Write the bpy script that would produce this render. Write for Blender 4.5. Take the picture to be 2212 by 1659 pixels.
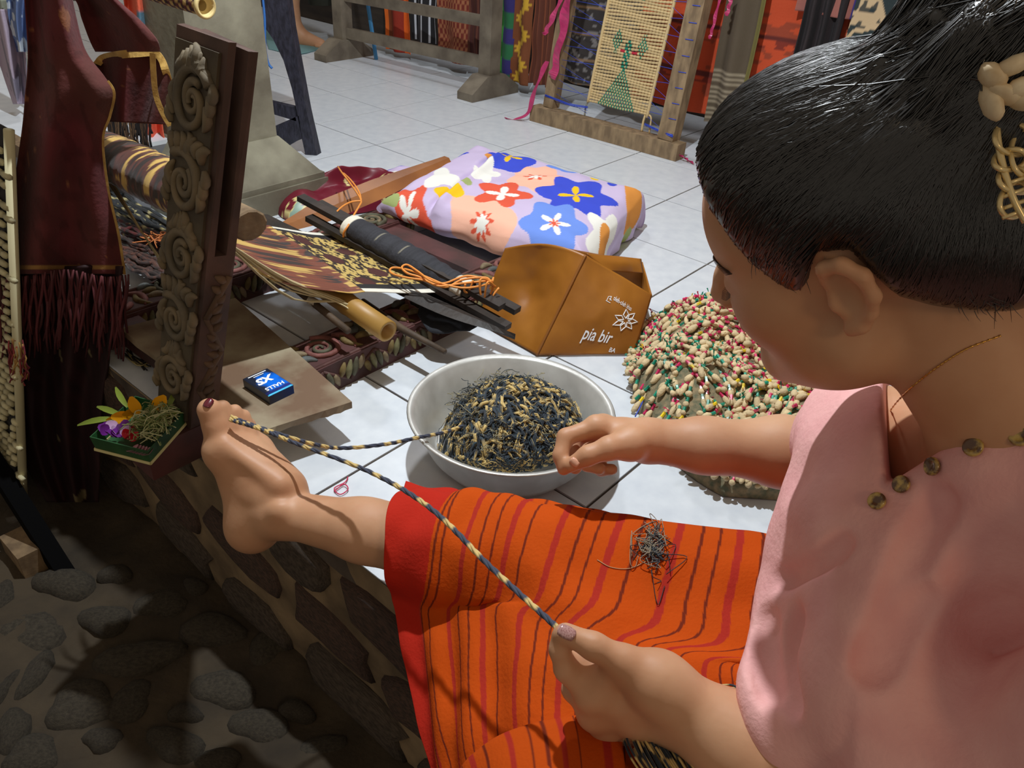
import bpy, bmesh, math, random
import numpy as np
from mathutils import Vector, Matrix
random.seed(7); rng = np.random.default_rng(7)
for o in list(bpy.data.objects): bpy.data.objects.remove(o, do_unlink=True)
SC = bpy.context.scene
COL = SC.collection

# ---------------------------------------------------------------- camera
FPX, PW, PH = 1698.111, 2212.0, 1659.0
CAM = np.array([0.0, 0.0, 0.78145])
RN = np.array([[0.99778996, 0.0367883, 0.05533362], [0.06644689, -0.55242616, -0.83090923], [0.0, 0.83274964, -0.55364975]])
cd = bpy.data.cameras.new('camera'); cam = bpy.data.objects.new('camera', cd); COL.objects.link(cam)
cd.sensor_fit = 'HORIZONTAL'; cd.sensor_width = 36.0; cd.lens = 36.0 * FPX / PW; cd.clip_start = 0.02
mw = Matrix.Identity(4)
for i in range(3):
    mw[i][0] = RN[0][i]; mw[i][1] = -RN[1][i]; mw[i][2] = -RN[2][i]; mw[i][3] = CAM[i]
cam.matrix_world = mw
SC.camera = cam

# ---------------------------------------------------------------- world, lamps, exposure
wd = bpy.data.worlds.new('dim_evening'); SC.world = wd; wd.use_nodes = True
bg = wd.node_tree.nodes['Background']; bg.inputs[0].default_value = (1.0, 0.86, 0.70, 1); bg.inputs[1].default_value = 0.25
def lamp(name, kind, loc, energy, color, size, target=None):
    l = bpy.data.lights.new(name, kind); l.energy = energy; l.color = color
    if kind == 'AREA': l.size = size
    else: l.shadow_soft_size = size
    o = bpy.data.objects.new(name, l); COL.objects.link(o); o.location = loc
    if target is not None:
        d = Vector(target) - Vector(loc); o.rotation_euler = d.to_track_quat('-Z', 'Y').to_euler()
    return o
lamp('ceiling_bulb', 'POINT', (-0.14, 1.25, 1.75), 114, (0.90, 0.96, 1.0), 0.022)
lamp('warm_fill', 'POINT', (1.2, -1.8, 2.1), 34, (1.0, 0.72, 0.42), 0.25)  # added warm fill from behind the camera, lifts the shaded sides
lamp('back_bulb', 'POINT', (-0.3, 3.3, 2.3), 50, (0.95, 0.96, 1.0), 0.12)
SC.view_settings.view_transform = 'Standard'; SC.view_settings.look = 'None'
SC.view_settings.exposure = 0.0; SC.view_settings.gamma = 1.0; SC.view_settings.use_curve_mapping = False

# ---------------------------------------------------------------- frames: tile grid (u, v in tiles of 0.3 m) and camera rays
EX = np.array([0.7797, -0.6261, 0.0]); EY = np.array([0.6261, 0.7797, 0.0]); OG = np.array([-0.5319, 2.9249, 0.0])
GRID_ANG = math.atan2(EX[1], EX[0])
def G(u, v, z=0.0): return OG + EX * (0.3 * u) + EY * (0.3 * v) + np.array([0, 0, z])
def ray(x, y): return np.array([(x - 1106) / FPX, (y - 829.5) / FPX, 1.0]) @ RN
def PZ(x, y, z=0.0):
    d = ray(x, y); return CAM + d * ((z - CAM[2]) / d[2])
def PD(x, y, dep): return CAM + ray(x, y) * dep
def PY(x, y, Y):
    d = ray(x, y); return CAM + d * (Y / d[1])
def PV(x, y, v):
    d = ray(x, y); return CAM + d * ((v * 0.3 - (CAM - OG) @ EY) / (d @ EY))
def PU(x, y, u):
    d = ray(x, y); return CAM + d * ((u * 0.3 - (CAM - OG) @ EX) / (d @ EX))
def unit(a):
    a = np.asarray(a, float); return a / (np.linalg.norm(a) + 1e-12)

# ---------------------------------------------------------------- materials
def srgb(r, g=None, b=None):
    if g is None: r, g, b = r
    f = lambda c: (c / 255) / 12.92 if c <= 10.31 else ((c / 255 + 0.055) / 1.055) ** 2.4
    return (f(r), f(g), f(b))
MATS = {}
def M(name, col, rough=0.6, col2=None, nscale=8.0, detail=4.0, stretch=None, contrast=(0.35, 0.65), bump=0.0, bscale=40.0, bstretch=None,
      metal=0.0, spec=0.5, attr=False, sheen=0.0, sss=0.0, trans=0.0, weave=0.0, alpha=1.0, coat=0.0, emit=None):
    if name in MATS: return MATS[name]
    m = bpy.data.materials.new(name); m.use_nodes = True; MATS[name] = m
    nt = m.node_tree; N = nt.nodes; L = nt.links; p = N['Principled BSDF']
    p.inputs['Roughness'].default_value = rough; p.inputs['Metallic'].default_value = metal
    p.inputs['Specular IOR Level'].default_value = spec
    if sheen: p.inputs['Sheen Weight'].default_value = sheen
    if coat: p.inputs['Coat Weight'].default_value = coat
    if trans: p.inputs['Transmission Weight'].default_value = trans
    if alpha < 1: p.inputs['Alpha'].default_value = alpha
    if sss:
        p.inputs['Subsurface Weight'].default_value = sss; p.inputs['Subsurface Radius'].default_value = (1.0, 0.35, 0.2); p.inputs['Subsurface Scale'].default_value = 0.006
    tc = N.new('ShaderNodeTexCoord')
    def noise(scale, st, det):
        mp = N.new('ShaderNodeMapping'); L.new(tc.outputs['Object'], mp.inputs[0])
        if st: mp.inputs['Scale'].default_value = st
        t = N.new('ShaderNodeTexNoise'); t.inputs['Scale'].default_value = scale; t.inputs['Detail'].default_value = det
        L.new(mp.outputs[0], t.inputs['Vector']); return t
    src = None
    if attr:
        a = N.new('ShaderNodeAttribute'); a.attribute_name = 'Col'; src = a.outputs['Color']
    else:
        p.inputs['Base Color'].default_value = (*col, 1)
    if col2 is not None:
        t = noise(nscale, stretch, detail)
        r = N.new('ShaderNodeMapRange'); r.inputs[1].default_value = contrast[0]; r.inputs[2].default_value = contrast[1]
        L.new(t.outputs[0], r.inputs[0])
        mx = N.new('ShaderNodeMix'); mx.data_type = 'RGBA'
        if src is not None:
            mx.blend_type = 'MULTIPLY'; L.new(src, mx.inputs[6]); mx.inputs[7].default_value = (*col2, 1)
        else:
            mx.inputs[6].default_value = (*col, 1); mx.inputs[7].default_value = (*col2, 1)
        L.new(r.outputs[0], mx.inputs[0]); src = mx.outputs[2]
    if src is not None: L.new(src, p.inputs['Base Color'])
    if bump or weave:
        b = N.new('ShaderNodeBump'); b.inputs['Strength'].default_value = bump or weave; b.inputs['Distance'].default_value = 0.003
        t = noise(bscale, bstretch, 6.0); L.new(t.outputs[0], b.inputs['Height']); L.new(b.outputs[0], p.inputs['Normal'])
    if emit is not None:
        p.inputs['Emission Color'].default_value = (*emit[0], 1); p.inputs['Emission Strength'].default_value = emit[1]
    return m
def MC(name, rough=0.8, **k): return M(name, (1, 1, 1), rough, attr=True, **k)

# ---------------------------------------------------------------- object helpers
OFF = {}
def tag(o, label=None, cat=None, group=None, kind=None):
    if label: o['label'] = label
    if cat: o['category'] = cat
    if group: o['group'] = group
    if kind: o['kind'] = kind
    return o
def thing(name, label, cat, loc, group=None, kind=None):
    o = bpy.data.objects.new(name, None); COL.objects.link(o); o.empty_display_size = 0.05
    o.location = tuple(float(c) for c in loc); OFF[o.name] = np.array(loc, float)
    return tag(o, label, cat, group, kind)
def mesh_data(name, verts, faces, mat, smooth=False, colors=None, uvs=None, off=None):
    V = np.asarray(verts, float).reshape(-1, 3)
    if off is not None: V = V - off
    me = bpy.data.meshes.new(name)
    if isinstance(faces, np.ndarray):
        k = faces.shape[1]; me.vertices.add(len(V)); me.vertices.foreach_set('co', V.astype(np.float32).ravel())
        me.loops.add(faces.size); me.loops.foreach_set('vertex_index', faces.astype(np.int32).ravel())
        me.polygons.add(len(faces)); me.polygons.foreach_set('loop_start', np.arange(0, faces.size, k, dtype=np.int32))
        me.update(calc_edges=True)
    else:
        me.from_pydata([tuple(v) for v in V], [], faces); me.update()
    if smooth: me.polygons.foreach_set('use_smooth', np.ones(len(me.polygons), bool))
    if colors is not None:
        ca = me.color_attributes.new('Col', 'FLOAT_COLOR', 'POINT')
        c = np.ones((len(V), 4), np.float32); c[:, :3] = np.asarray(colors, np.float32).reshape(-1, 3); ca.data.foreach_set('color', c.ravel())
    if uvs is not None:
        ul = me.uv_layers.new(name='UVMap'); vi = np.empty(len(me.loops), np.int32); me.loops.foreach_get('vertex_index', vi)
        ul.data.foreach_set('uv', np.asarray(uvs, np.float32)[vi].ravel())
    if mat is not None: me.materials.append(mat)
    return me
def obj(name, verts, faces, mat, parent=None, smooth=False, colors=None, uvs=None, origin=None):
    V = np.asarray(verts, float).reshape(-1, 3)
    if parent is not None: off = OFF[parent.name]
    elif origin is not None: off = np.asarray(origin, float)
    else: off = np.array([(V[:, 0].min() + V[:, 0].max()) / 2, (V[:, 1].min() + V[:, 1].max()) / 2, V[:, 2].min()])
    me = mesh_data(name, V, faces, mat, smooth, colors, uvs, off)
    o = bpy.data.objects.new(name, me); COL.objects.link(o); OFF[o.name] = off
    if parent is not None: o.parent = parent
    else: o.location = tuple(off)
    return o
def put(name, me, parent, loc, rotz=0.0, scale=(1, 1, 1), rot=None, off=None):
    "a piece that shares mesh data with its alikes"
    o = bpy.data.objects.new(name, me); COL.objects.link(o)
    base = OFF[parent.name] if parent is not None else np.zeros(3)
    o.location = tuple(np.asarray(loc, float) - base); o.rotation_euler = rot if rot is not None else (0, 0, rotz); o.scale = scale
    if parent is not None: o.parent = parent
    OFF[o.name] = np.asarray(loc, float)
    return o

class MB:
    "collects shapes into one mesh"
    def __init__(s): s.v = []; s.f = []; s.c = []; s.n = 0
    def add(s, V, F, col=None):
        V = np.asarray(V, float).reshape(-1, 3); s.v.append(V)
        n = s.n; s.f.extend([tuple(int(i) + n for i in f) for f in F]); s.n += len(V)
        if col is None: c = np.ones((len(V), 3))
        else:
            c = np.asarray(col, float); c = np.tile(c, (len(V), 1)) if c.ndim == 1 else c
        s.c.append(c); return s
    def hexa(s, b, t, col=None):
        "b, t: four corners each (counter-clockwise from above)"
        return s.add(list(b) + list(t), [(3, 2, 1, 0), (4, 5, 6, 7), (0, 1, 5, 4), (1, 2, 6, 5), (2, 3, 7, 6), (3, 0, 4, 7)], col)
    def gbox(s, u0, u1, v0, v1, z0, z1, col=None):
        q = [(u0, v0), (u1, v0), (u1, v1), (u0, v1)]
        return s.hexa([G(a, b, z0) for a, b in q], [G(a, b, z1) for a, b in q], col)
    def bar(s, a, b, w, h, up=(0, 0, 1), col=None, w2=None, h2=None):
        a = np.asarray(a, float); b = np.asarray(b, float); d = unit(b - a); x = unit(np.cross(d, up)); y = np.cross(x, d)
        w2 = w if w2 is None else w2; h2 = h if h2 is None else h2
        r = lambda p, W, H: [p - x * W / 2 - y * H / 2, p + x * W / 2 - y * H / 2, p + x * W / 2 + y * H / 2, p - x * W / 2 + y * H / 2]
        return s.hexa(r(a, w, h)[::-1], r(b, w2, h2)[::-1], col)
    def tube(s, pts, r, n=6, col=None, cap=True, flat=None):
        P = np.asarray(pts, float); k = len(P); r = np.full(k, r) if np.isscalar(r) else np.asarray(r, float)
        T = np.gradient(P, axis=0); T /= np.linalg.norm(T, axis=1)[:, None] + 1e-12
        ref = np.array([0, 0, 1.0]) if abs(T[0][2]) < 0.9 else np.array([1.0, 0, 0])
        x = unit(np.cross(T[0], ref)); V = []
        for i in range(k):
            x = unit(x - T[i] * (x @ T[i])); y = np.cross(T[i], x)
            for j in range(n):
                a = 2 * math.pi * j / n; V.append(P[i] + (x * math.cos(a) + y * math.sin(a) * (flat or 1)) * r[i])
        F = [(i * n + j, i * n + (j + 1) % n, (i + 1) * n + (j + 1) % n, (i + 1) * n + j) for i in range(k - 1) for j in range(n)]
        if cap: F += [tuple(range(n - 1, -1, -1)), tuple((k - 1) * n + j for j in range(n))]
        if col is not None:
            col = np.asarray(col, float)
            if col.ndim == 2: col = np.repeat(col, n, axis=0)
        return s.add(V, F, col)
    def lathe(s, prof, c, n=48, axis=None, col=None):
        "prof: (r, z) pairs about c"
        V = []; c = np.asarray(c, float)
        if axis is None: A = np.eye(3)
        else:
            z = unit(axis); x = unit(np.cross(z, [0.3, 0.2, 1.0] if abs(z[2]) < 0.9 else [1, 0, 0])); A = np.array([x, np.cross(z, x), z])
        for r, z in prof:
            for j in range(n):
                a = 2 * math.pi * j / n; V.append(c + np.array([r * math.cos(a), r * math.sin(a), z]) @ A)
        F = [(i * n + j, i * n + (j + 1) % n, (i + 1) * n + (j + 1) % n, (i + 1) * n + j) for i in range(len(prof) - 1) for j in range(n)]
        return s.add(V, F, col)
    def blob(s, c, r, A=None, nu=8, nv=5, col=None, jitter=0.0):
        c = np.asarray(c, float); r = np.asarray(r, float) * np.ones(3); A = np.eye(3) if A is None else A; V = [c + np.array([0, 0, -r[2]]) @ A]
        for i in range(1, nv):
            t = math.pi * i / nv - math.pi / 2
            for j in range(nu):
                a = 2 * math.pi * j / nu; k = 1 + jitter * random.uniform(-1, 1)
                V.append(c + (r * k * np.array([math.cos(t) * math.cos(a), math.cos(t) * math.sin(a), math.sin(t)])) @ A)
        V.append(c + np.array([0, 0, r[2]]) @ A); e = len(V) - 1
        F = [(0, 1 + (j + 1) % nu, 1 + j) for j in range(nu)]
        F += [(1 + i * nu + j, 1 + i * nu + (j + 1) % nu, 1 + (i + 1) * nu + (j + 1) % nu, 1 + (i + 1) * nu + j) for i in range(nv - 2) for j in range(nu)]
        b = 1 + (nv - 2) * nu; F += [(b + j, b + (j + 1) % nu, e) for j in range(nu)]
        return s.add(V, F, col)
    def build(s, name, mat, parent=None, smooth=False, origin=None):
        return obj(name, np.concatenate(s.v), s.f, mat, parent, smooth, np.concatenate(s.c), origin=origin)
def catmull(P, n):
    "smooth curve through P with n samples"
    P = np.asarray(P, float); k = len(P); t = np.linspace(0, k - 1, n); i = np.clip(t.astype(int), 0, k - 2); f = (t - i)[:, None]
    Q = np.concatenate([[2 * P[0] - P[1]], P, [2 * P[-1] - P[-2]]]); a, b, c, d = Q[i], Q[i + 1], Q[i + 2], Q[i + 3]
    return 0.5 * (2 * b + (c - a) * f + (2 * a - 5 * b + 4 * c - d) * f ** 2 + (3 * b - a - 3 * c + d) * f ** 3)
def loft(rows, nu, nv):
    "smooth grid through control rows -> (nu, nv, 3)"
    R = np.array([catmull(r, nv) for r in rows]); return np.stack([catmull(R[:, j], nu) for j in range(nv)], 1)
def gridfaces(nu, nv, closed=False, o=0):
    i = np.arange(nu - 1)[:, None]; j = np.arange(nv if closed else nv - 1)[None]; j2 = (j + 1) % nv
    return (np.stack([i * nv + j, (i + 1) * nv + j, (i + 1) * nv + j2, i * nv + j2], -1).reshape(-1, 4) + o)
def gridobj(name, Gd, mat, parent=None, thick=0.0, colors=None, closed=False, uvs=None, flip=False):
    nu, nv = Gd.shape[:2]; F = gridfaces(nu, nv, closed)
    if flip: F = F[:, ::-1]
    o = obj(name, Gd.reshape(-1, 3), F, mat, parent, True, None if colors is None else np.asarray(colors).reshape(-1, 3), uvs)
    if thick:
        m = o.modifiers.new('thickness', 'SOLIDIFY'); m.thickness = thick; m.offset = -1
    return o
# smooth value noise for folds and crumples
def vnoise(P, scale, seed=0):
    P = np.asarray(P, float) * scale + seed * 17.31; i = np.floor(P).astype(np.int64); f = P - i; f = f * f * (3 - 2 * f)
    def h(a): 
        n = (a[..., 0] * 73856093) ^ (a[..., 1] * 19349663) ^ (a[..., 2] * 83492791); n = (n ^ (n >> 13)) * 1274126177; return ((n ^ (n >> 16)) & 0xffff) / 65535.0
    r = 0
    for dx in (0, 1):
        for dy in (0, 1):
            for dz in (0, 1):
                w = (f[..., 0] if dx else 1 - f[..., 0]) * (f[..., 1] if dy else 1 - f[..., 1]) * (f[..., 2] if dz else 1 - f[..., 2])
                r = r + w * h(i + np.array([dx, dy, dz]))
    return r - 0.5
def textmesh(s, shear=0.0, bold=0.0):
    "outline of a line of writing -> 2-D verts (height about 1), faces"
    c = bpy.data.curves.new('txt', 'FONT'); c.body = s; c.resolution_u = 3; c.offset = bold; c.shear = shear
    o = bpy.data.objects.new('txt', c); COL.objects.link(o); dg = bpy.context.evaluated_depsgraph_get(); me = bpy.data.meshes.new_from_object(o.evaluated_get(dg))
    V = np.array([v.co[:2] for v in me.vertices]); F = [tuple(p.vertices) for p in me.polygons]
    bpy.data.objects.remove(o); bpy.data.curves.remove(c); bpy.data.meshes.remove(me); return V, F

# ================================================================ SETTING
GZ = -0.36
m_tile = M('glazed_white_tile', srgb(222, 227, 232), 0.28, col2=srgb(205, 211, 219), nscale=30, contrast=(0.3, 0.8), spec=0.45)
m_grout = M('grout', srgb(98, 88, 78), 0.95, col2=srgb(66, 56, 50), nscale=14)
b = MB().gbox(-10, 11, -5.0, 4.2, -0.05, -0.0035)
floor = b.build('floor', m_grout); tag(floor, 'raised white tiled platform floor of the weaving workshop', kind='structure')
w = 0.1477; q = [(-1, -1), (1, -1), (1, 1), (-1, 1)]
tv = [(x * w, y * w, -0.009) for x, y in q] + [(x * w, y * w, -0.0004) for x, y in q] + [(x * (w - 0.0004), y * (w - 0.0004), 0.0) for x, y in q]
tf = [(8, 9, 10, 11)] + [(i, (i + 1) % 4, 4 + (i + 1) % 4, 4 + i) for i in range(4)] + [(4 + i, 4 + (i + 1) % 4, 8 + (i + 1) % 4, 8 + i) for i in range(4)]
tile_me = mesh_data('tile', tv, tf, m_tile)
for iu in range(-9, 10):
    for iv in range(-5, 3):
        put('tile', tile_me, floor, G(iu + 0.5, iv + 0.5, random.uniform(-0.0004, 0.0)), GRID_ANG + random.choice((0, 1, 2, 3)) * math.pi / 2)

# ---- platform front wall: rubble stones in mortar
m_mortar = M('wall_mortar', srgb(150, 128, 98), 0.95, col2=srgb(100, 84, 64), nscale=9, bump=0.9, bscale=45)
m_stone = M('wall_stone', srgb(92, 80, 68), 0.9, col2=srgb(60, 50, 42), nscale=9, bump=0.7, bscale=60)
m_stone2 = M('wall_stone_brown', srgb(96, 72, 60), 0.9, col2=srgb(60, 48, 42), nscale=12, bump=0.7, bscale=60)
b = MB()
nu_, nz_ = 150, 14
gr = np.array([[G(-6 + 16.0 * i / (nu_ - 1), -5.0, 0.0 - (0.40) * k / (nz_ - 1)) for k in range(nz_)] for i in range(nu_)])
nn = vnoise(gr, 14, 3) * 0.016 + vnoise(gr, 40, 5) * 0.006
gr = gr - EY * (nn * np.linspace(0.0, 1, nz_)[None])[..., None]
wall_front = gridobj('wall_front', gr, m_mortar); tag(wall_front, 'rubble stone front wall of the raised platform', kind='structure')
def stone_mesh(seed, name, mat, n=11, bul=1.0):
    r = random.Random(seed); V = []; F = []
    rad = [(1 + r.uniform(-0.24, 0.10)) * min(1.18, max(abs(math.cos(2 * math.pi * i / n)), abs(math.sin(2 * math.pi * i / n))) ** -0.6) for i in range(n)]
    if n > 12: rad = [1 + .20 * math.sin(2 * math.pi * i / n * 2 + seed) * r.uniform(.5, 1) + .10 * math.sin(2 * math.pi * i / n * 3 + seed * 2) for i in range(n)]
    rings = ((1.0, -0.35), (0.97, 0.35), (0.86, 0.86 * bul), (0.5, 1.0 * bul)) if n < 13 else ((1.02, -0.5), (1.0, 0.10), (0.90, 0.58), (0.68, 0.86), (0.36, 0.98))
    for k, (s, z) in enumerate(rings):
        for i in range(n):
            a = 2 * math.pi * i / n; V.append((math.cos(a) * rad[i] * s, math.sin(a) * rad[i] * s, z + r.uniform(-0.1, 0.1) * (k > 0) * (1 if n < 13 else .45)))
    V.append((0.05, 0.0, 1.02 * bul + r.uniform(-0.08, 0.08)))
    for k in range(len(rings) - 1):
        for i in range(n): F.append((k * n + i, k * n + (i + 1) % n, (k + 1) * n + (i + 1) % n, (k + 1) * n + i))
    e = len(rings) * n
    for i in range(n): F.append((e - n + i, e - n + (i + 1) % n, e))
    return mesh_data(name, V, F, mat, smooth=True)
wst = [stone_mesh(s, 'stone', m_stone if s % 3 else m_stone2) for s in range(7)]
z = -0.075; row = 0; rr = random.Random(11)
while z > -0.36:
    h = rr.uniform(0.052, 0.070); u = -4.5 + rr.uniform(0, 0.4)
    while u < 9.5:
        L = rr.uniform(0.13, 0.27); uc = u + L / 0.3 / 2 + 0.05
        if uc < 3.9 or uc > 4.55 or z < -0.12:
            c = G(uc, -5.0 - 0.006, z + rr.uniform(-0.012, 0.012))
            # stone lies on the wall face: local z -> -EY
            mt = Matrix((EX, (0, 0, 1), -EY)).transposed().to_3x3() if False else Matrix(((EX[0], 0, -EY[0]), (EX[1], 0, -EY[1]), (0, 1, 0)))
            e = (mt @ Matrix.Rotation(rr.uniform(-0.25, 0.25), 3, 'Z')).to_euler()
            put('stone', rr.choice(wst), wall_front, c, rot=e, scale=(L / 2, h * rr.uniform(0.78, 0.92), rr.uniform(0.009, 0.015)))
        u += (L + rr.uniform(0.012, 0.03)) / 0.3
    z -= h * 2 + 0.006; row += 1

# ---- earth yard below, with cobbles set in it
m_dirt = M('packed_earth', srgb(68, 57, 42), 0.95, col2=srgb(48, 40, 30), nscale=10, bump=1.0, bscale=70)
gx = np.linspace(-1.9, 1.6, 190); gy = np.linspace(-0.9, 2.1, 160)
gg = np.stack(np.meshgrid(gx, gy, indexing='ij') + [np.full((190, 160), GZ)], -1)
gg[..., 2] += vnoise(gg, 9, 1) * 0.030 + vnoise(gg, 26, 2) * 0.016 + vnoise(gg, 60, 4) * 0.005
ground = gridobj('floor_yard', gg, m_dirt, flip=False); tag(ground, 'dark packed earth yard below the platform', kind='structure')
m_cob = M('cobble', srgb(74, 66, 53), 0.9, col2=srgb(52, 45, 35), nscale=9, bump=1.0, bscale=38, detail=8)
cst = [stone_mesh(40 + s, 'cobblestone', m_cob, 20, 1.0) for s in range(8)]
spots = [(65, 1360, 150, 88), (75, 1452, 62, 95), (175, 1522, 165, 92), (278, 1515, 108, 82), (295, 1420, 185, 72), (462, 1358, 130, 70), (350, 1298, 105, 62),
         (225, 1332, 105, 52), (140, 1258, 130, 58), (28, 1572, 75, 90), (68, 1632, 140, 78), (12, 1485, 44, 76), (588, 1392, 95, 85), (640, 1532, 70, 44),
         (484, 1482, 130, 84), (378, 1605, 130, 66), (562, 1562, 120, 78), (222, 1598, 90, 50), (5, 1285, 66, 64), (470, 1640, 110, 50), (690, 1620, 110, 70), (400, 1540, 70, 44), (250, 1240, 70, 36), (420, 1265, 60, 34)]
for k, (x, y, wx, hy) in enumerate(spots):
    c = PZ(x, y, GZ + 0.004); rx = np.linalg.norm(PZ(x + wx / 2, y, GZ) - c); ry = np.linalg.norm(PZ(x, y + hy / 2, GZ) - PZ(x, y, GZ))
    put('cobblestone', cst[k % 8], ground, c + np.array([0, 0, -0.014]), random.uniform(-0.3, 0.3), (rx * 1.08, ry * 1.08, 0.020 + 0.010 * random.random()))
rr = random.Random(3)
for k in range(40):                                    # the yard goes on beyond the frame
    c = np.array([rr.uniform(-1.7, 0.9), rr.uniform(-0.8, 0.62), GZ - 0.006])
    if (c - OG) @ EY / 0.3 < -5.35 and (abs(c[0] + 0.35) > 0.75 or c[1] < 0.3): put('cobblestone', cst[k % 8], ground, c, rr.uniform(0, 6), (rr.uniform(0.04, 0.08), rr.uniform(0.03, 0.06), 0.026))

# ---- back wall, dark
m_wall = M('dark_plank_wall', srgb(62, 52, 44), 0.9, col2=srgb(40, 34, 30), nscale=5, stretch=(1, 1, 6))
wall_back = MB().gbox(-10, 11, 3.0, 3.2, -0.05, 2.4).build('wall_back', m_wall); tag(wall_back, 'dark back wall behind the hanging textiles', kind='structure')

# ---- concrete column with flared foot
m_conc = M('weathered_concrete', srgb(150, 146, 126), 0.85, col2=srgb(112, 106, 90), nscale=9, detail=8, bump=0.35, bscale=60)
b = MB()
def usq(uc, vc, h, z): return [G(uc - h, vc - h, z), G(uc + h, vc - h, z), G(uc + h, vc + h, z), G(uc - h, vc + h, z)]
uc, vc = 1.33, -2.98
col_root = thing('trim_1', 'square concrete column with a flared pedestal', None, G(uc, vc), kind='structure')
MB().hexa(usq(uc, vc, .62, 0.0), usq(uc, vc, .62, 0.062)).build('plinth', m_conc, col_root)
MB().hexa(usq(uc, vc, .60, .062), usq(uc, vc, .60, .076)).hexa(usq(uc, vc, .585, .076), usq(uc, vc, .345, .165)).build('flared_foot', m_conc, col_root)
MB().hexa(usq(uc, vc, .335, .165), usq(uc, vc, .30, 1.7)).build('shaft', m_conc, col_root)

# ================================================================ LOOM
m_wood = M('old_carved_wood', srgb(104, 84, 64), 0.75, col2=srgb(74, 58, 46), nscale=10, detail=8, bump=0.35, bscale=70)
m_red = M('faded_red_wood', srgb(88, 48, 46), 0.7, col2=srgb(58, 36, 32), nscale=14, detail=8, bump=0.25, bscale=60)
m_relief = M('painted_relief', srgb(124, 108, 82), 0.75, col2=srgb(92, 84, 70), nscale=22, detail=6, bump=0.3, bscale=80)
m_reliefc = MC('painted_relief_colours', 0.7, col2=srgb(170, 150, 130), nscale=60, contrast=(0.4, 0.75), bump=0.3, bscale=90)
loom = thing('carved_loom', 'old carved wooden floor loom with painted scrollwork beams and upright post', 'loom', G(4.2, -4.0, 0))
def frame_face(o, du, dv, n): return (np.asarray(o, float), np.asarray(du, float), np.asarray(dv, float), unit(n))
def spiral(mb, fr, cx, cy, r, turns=1.6, dirn=1, a0=0.0, th=0.006, col=None, n=34):
    o, du, dv, nn = fr; P = []
    for i in range(n):
        t = i / (n - 1); rr_ = r * (1 - 0.86 * t); a = a0 + dirn * turns * 2 * math.pi * t
        P.append(o + du * (cx + rr_ * math.cos(a)) + dv * (cy + rr_ * math.sin(a)) + nn * 0.002)
    mb.tube(P, th * np.linspace(1, 0.5, n), 6, col)
def leafy(mb, fr, x0, y0, x1, y1, w, col=None, k=7, bend=0.0):
    o, du, dv, nn = fr; P = []
    for i in range(k):
        t = i / (k - 1); nx, ny = -(y1 - y0), (x1 - x0); s = bend * math.sin(math.pi * t)
        P.append(o + du * (x0 + (x1 - x0) * t + nx * s) + dv * (y0 + (y1 - y0) * t + ny * s) + nn * 0.001)
    mb.tube(P, [w * (0.25 + math.sin(math.pi * (0.12 + 0.85 * i / (k - 1)))) for i in range(k)], 6, col)
# -- side beams (near and far), along v
GREEN = srgb(88, 86, 66); PINK = srgb(136, 84, 78); GOLD = srgb(124, 106, 62); CREAM = srgb(132, 116, 88); BLUE = srgb(96, 102, 102)
def side_beam(u0, u1, v0, v1, near):
    h = 0.056
    beam = MB().gbox(u0, u1, v0, v1, -0.0 if near else 0.0, h).build('side_beam', m_red, loom)
    top = MB(); fr = frame_face(G(0, 0, h), EX, EY, (0, 0, 1)); uc = (u0 + u1) / 2 * 0.3; wd_ = (u1 - u0) * 0.3
    v = v0 * 0.3 + 0.05; k = 0
    while v < v1 * 0.3 - 0.06:
        spiral(top, fr, uc - 0.006, v + 0.045, 0.036, 2.0, 1 if k % 2 else -1, 1.0 + k, 0.0058, PINK if k % 2 == 0 else GREEN)
        spiral(top, fr, uc - 0.006, v + 0.045, 0.023, 1.4, 1 if k % 2 else -1, 1.4 + k, 0.0050, GREEN if k % 2 == 0 else CREAM)
        for s in range(3): leafy(top, fr, uc - 0.034 + s * 0.02, v - 0.012, uc - 0.03 + s * 0.026, v + 0.018, 0.006, (CREAM, BLUE, GOLD)[(s + k) % 3], bend=0.2)
        leafy(top, fr, uc - 0.03, v + 0.088, uc + 0.03, v + 0.094, 0.006, PINK, bend=0.25); leafy(top, fr, uc - 0.02, v + 0.10, uc + 0.035, v + 0.106, 0.005, GOLD, bend=-0.2)
        v += 0.125; k += 1
    top.bar(G(u0 + 0.02, v0 + .3, h), G(u0 + 0.02, v1, h), 0.006, 0.006, col=srgb(96, 60, 56)); top.bar(G(u1 - 0.02, v0 + .3, h), G(u1 - 0.02, v1, h), 0.006, 0.006, col=srgb(96, 60, 56))
    top.build('carved_relief', m_reliefc, beam, smooth=True)
    side = MB(); fs = frame_face(G(u1, 0, 0), EY, np.array([0, 0, 1.0]), EX); v = v0 * 0.3 + 0.09; k = 0
    while v < v1 * 0.3 - 0.03:                                # zigzag of leaves on the outer face
        up = k % 2; za, zb = (0.010, 0.048) if up else (0.048, 0.010)
        side.tube([G(u1, v / 0.3, za), G(u1, (v + 0.055) / 0.3, zb)], 0.0032, 5, srgb(84, 52, 46))
        for s in range(4):
            t = (s + 0.5) / 4; leafy(side, fs, v + 0.055 * t, za + (zb - za) * t, v + 0.055 * t + 0.010, (0.049 if za + (zb - za) * t < 0.03 else 0.008), 0.0052, (GREEN, CREAM, GOLD, srgb(126, 122, 86))[s])
        v += 0.055; k += 1
    side.build('carved_relief', m_reliefc, beam, smooth=True)
    return beam
side_beam(4.055, 4.365, -5.33, -1.95, True)
side_beam(2.78, 3.08, -5.1, -2.42, False)
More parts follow.
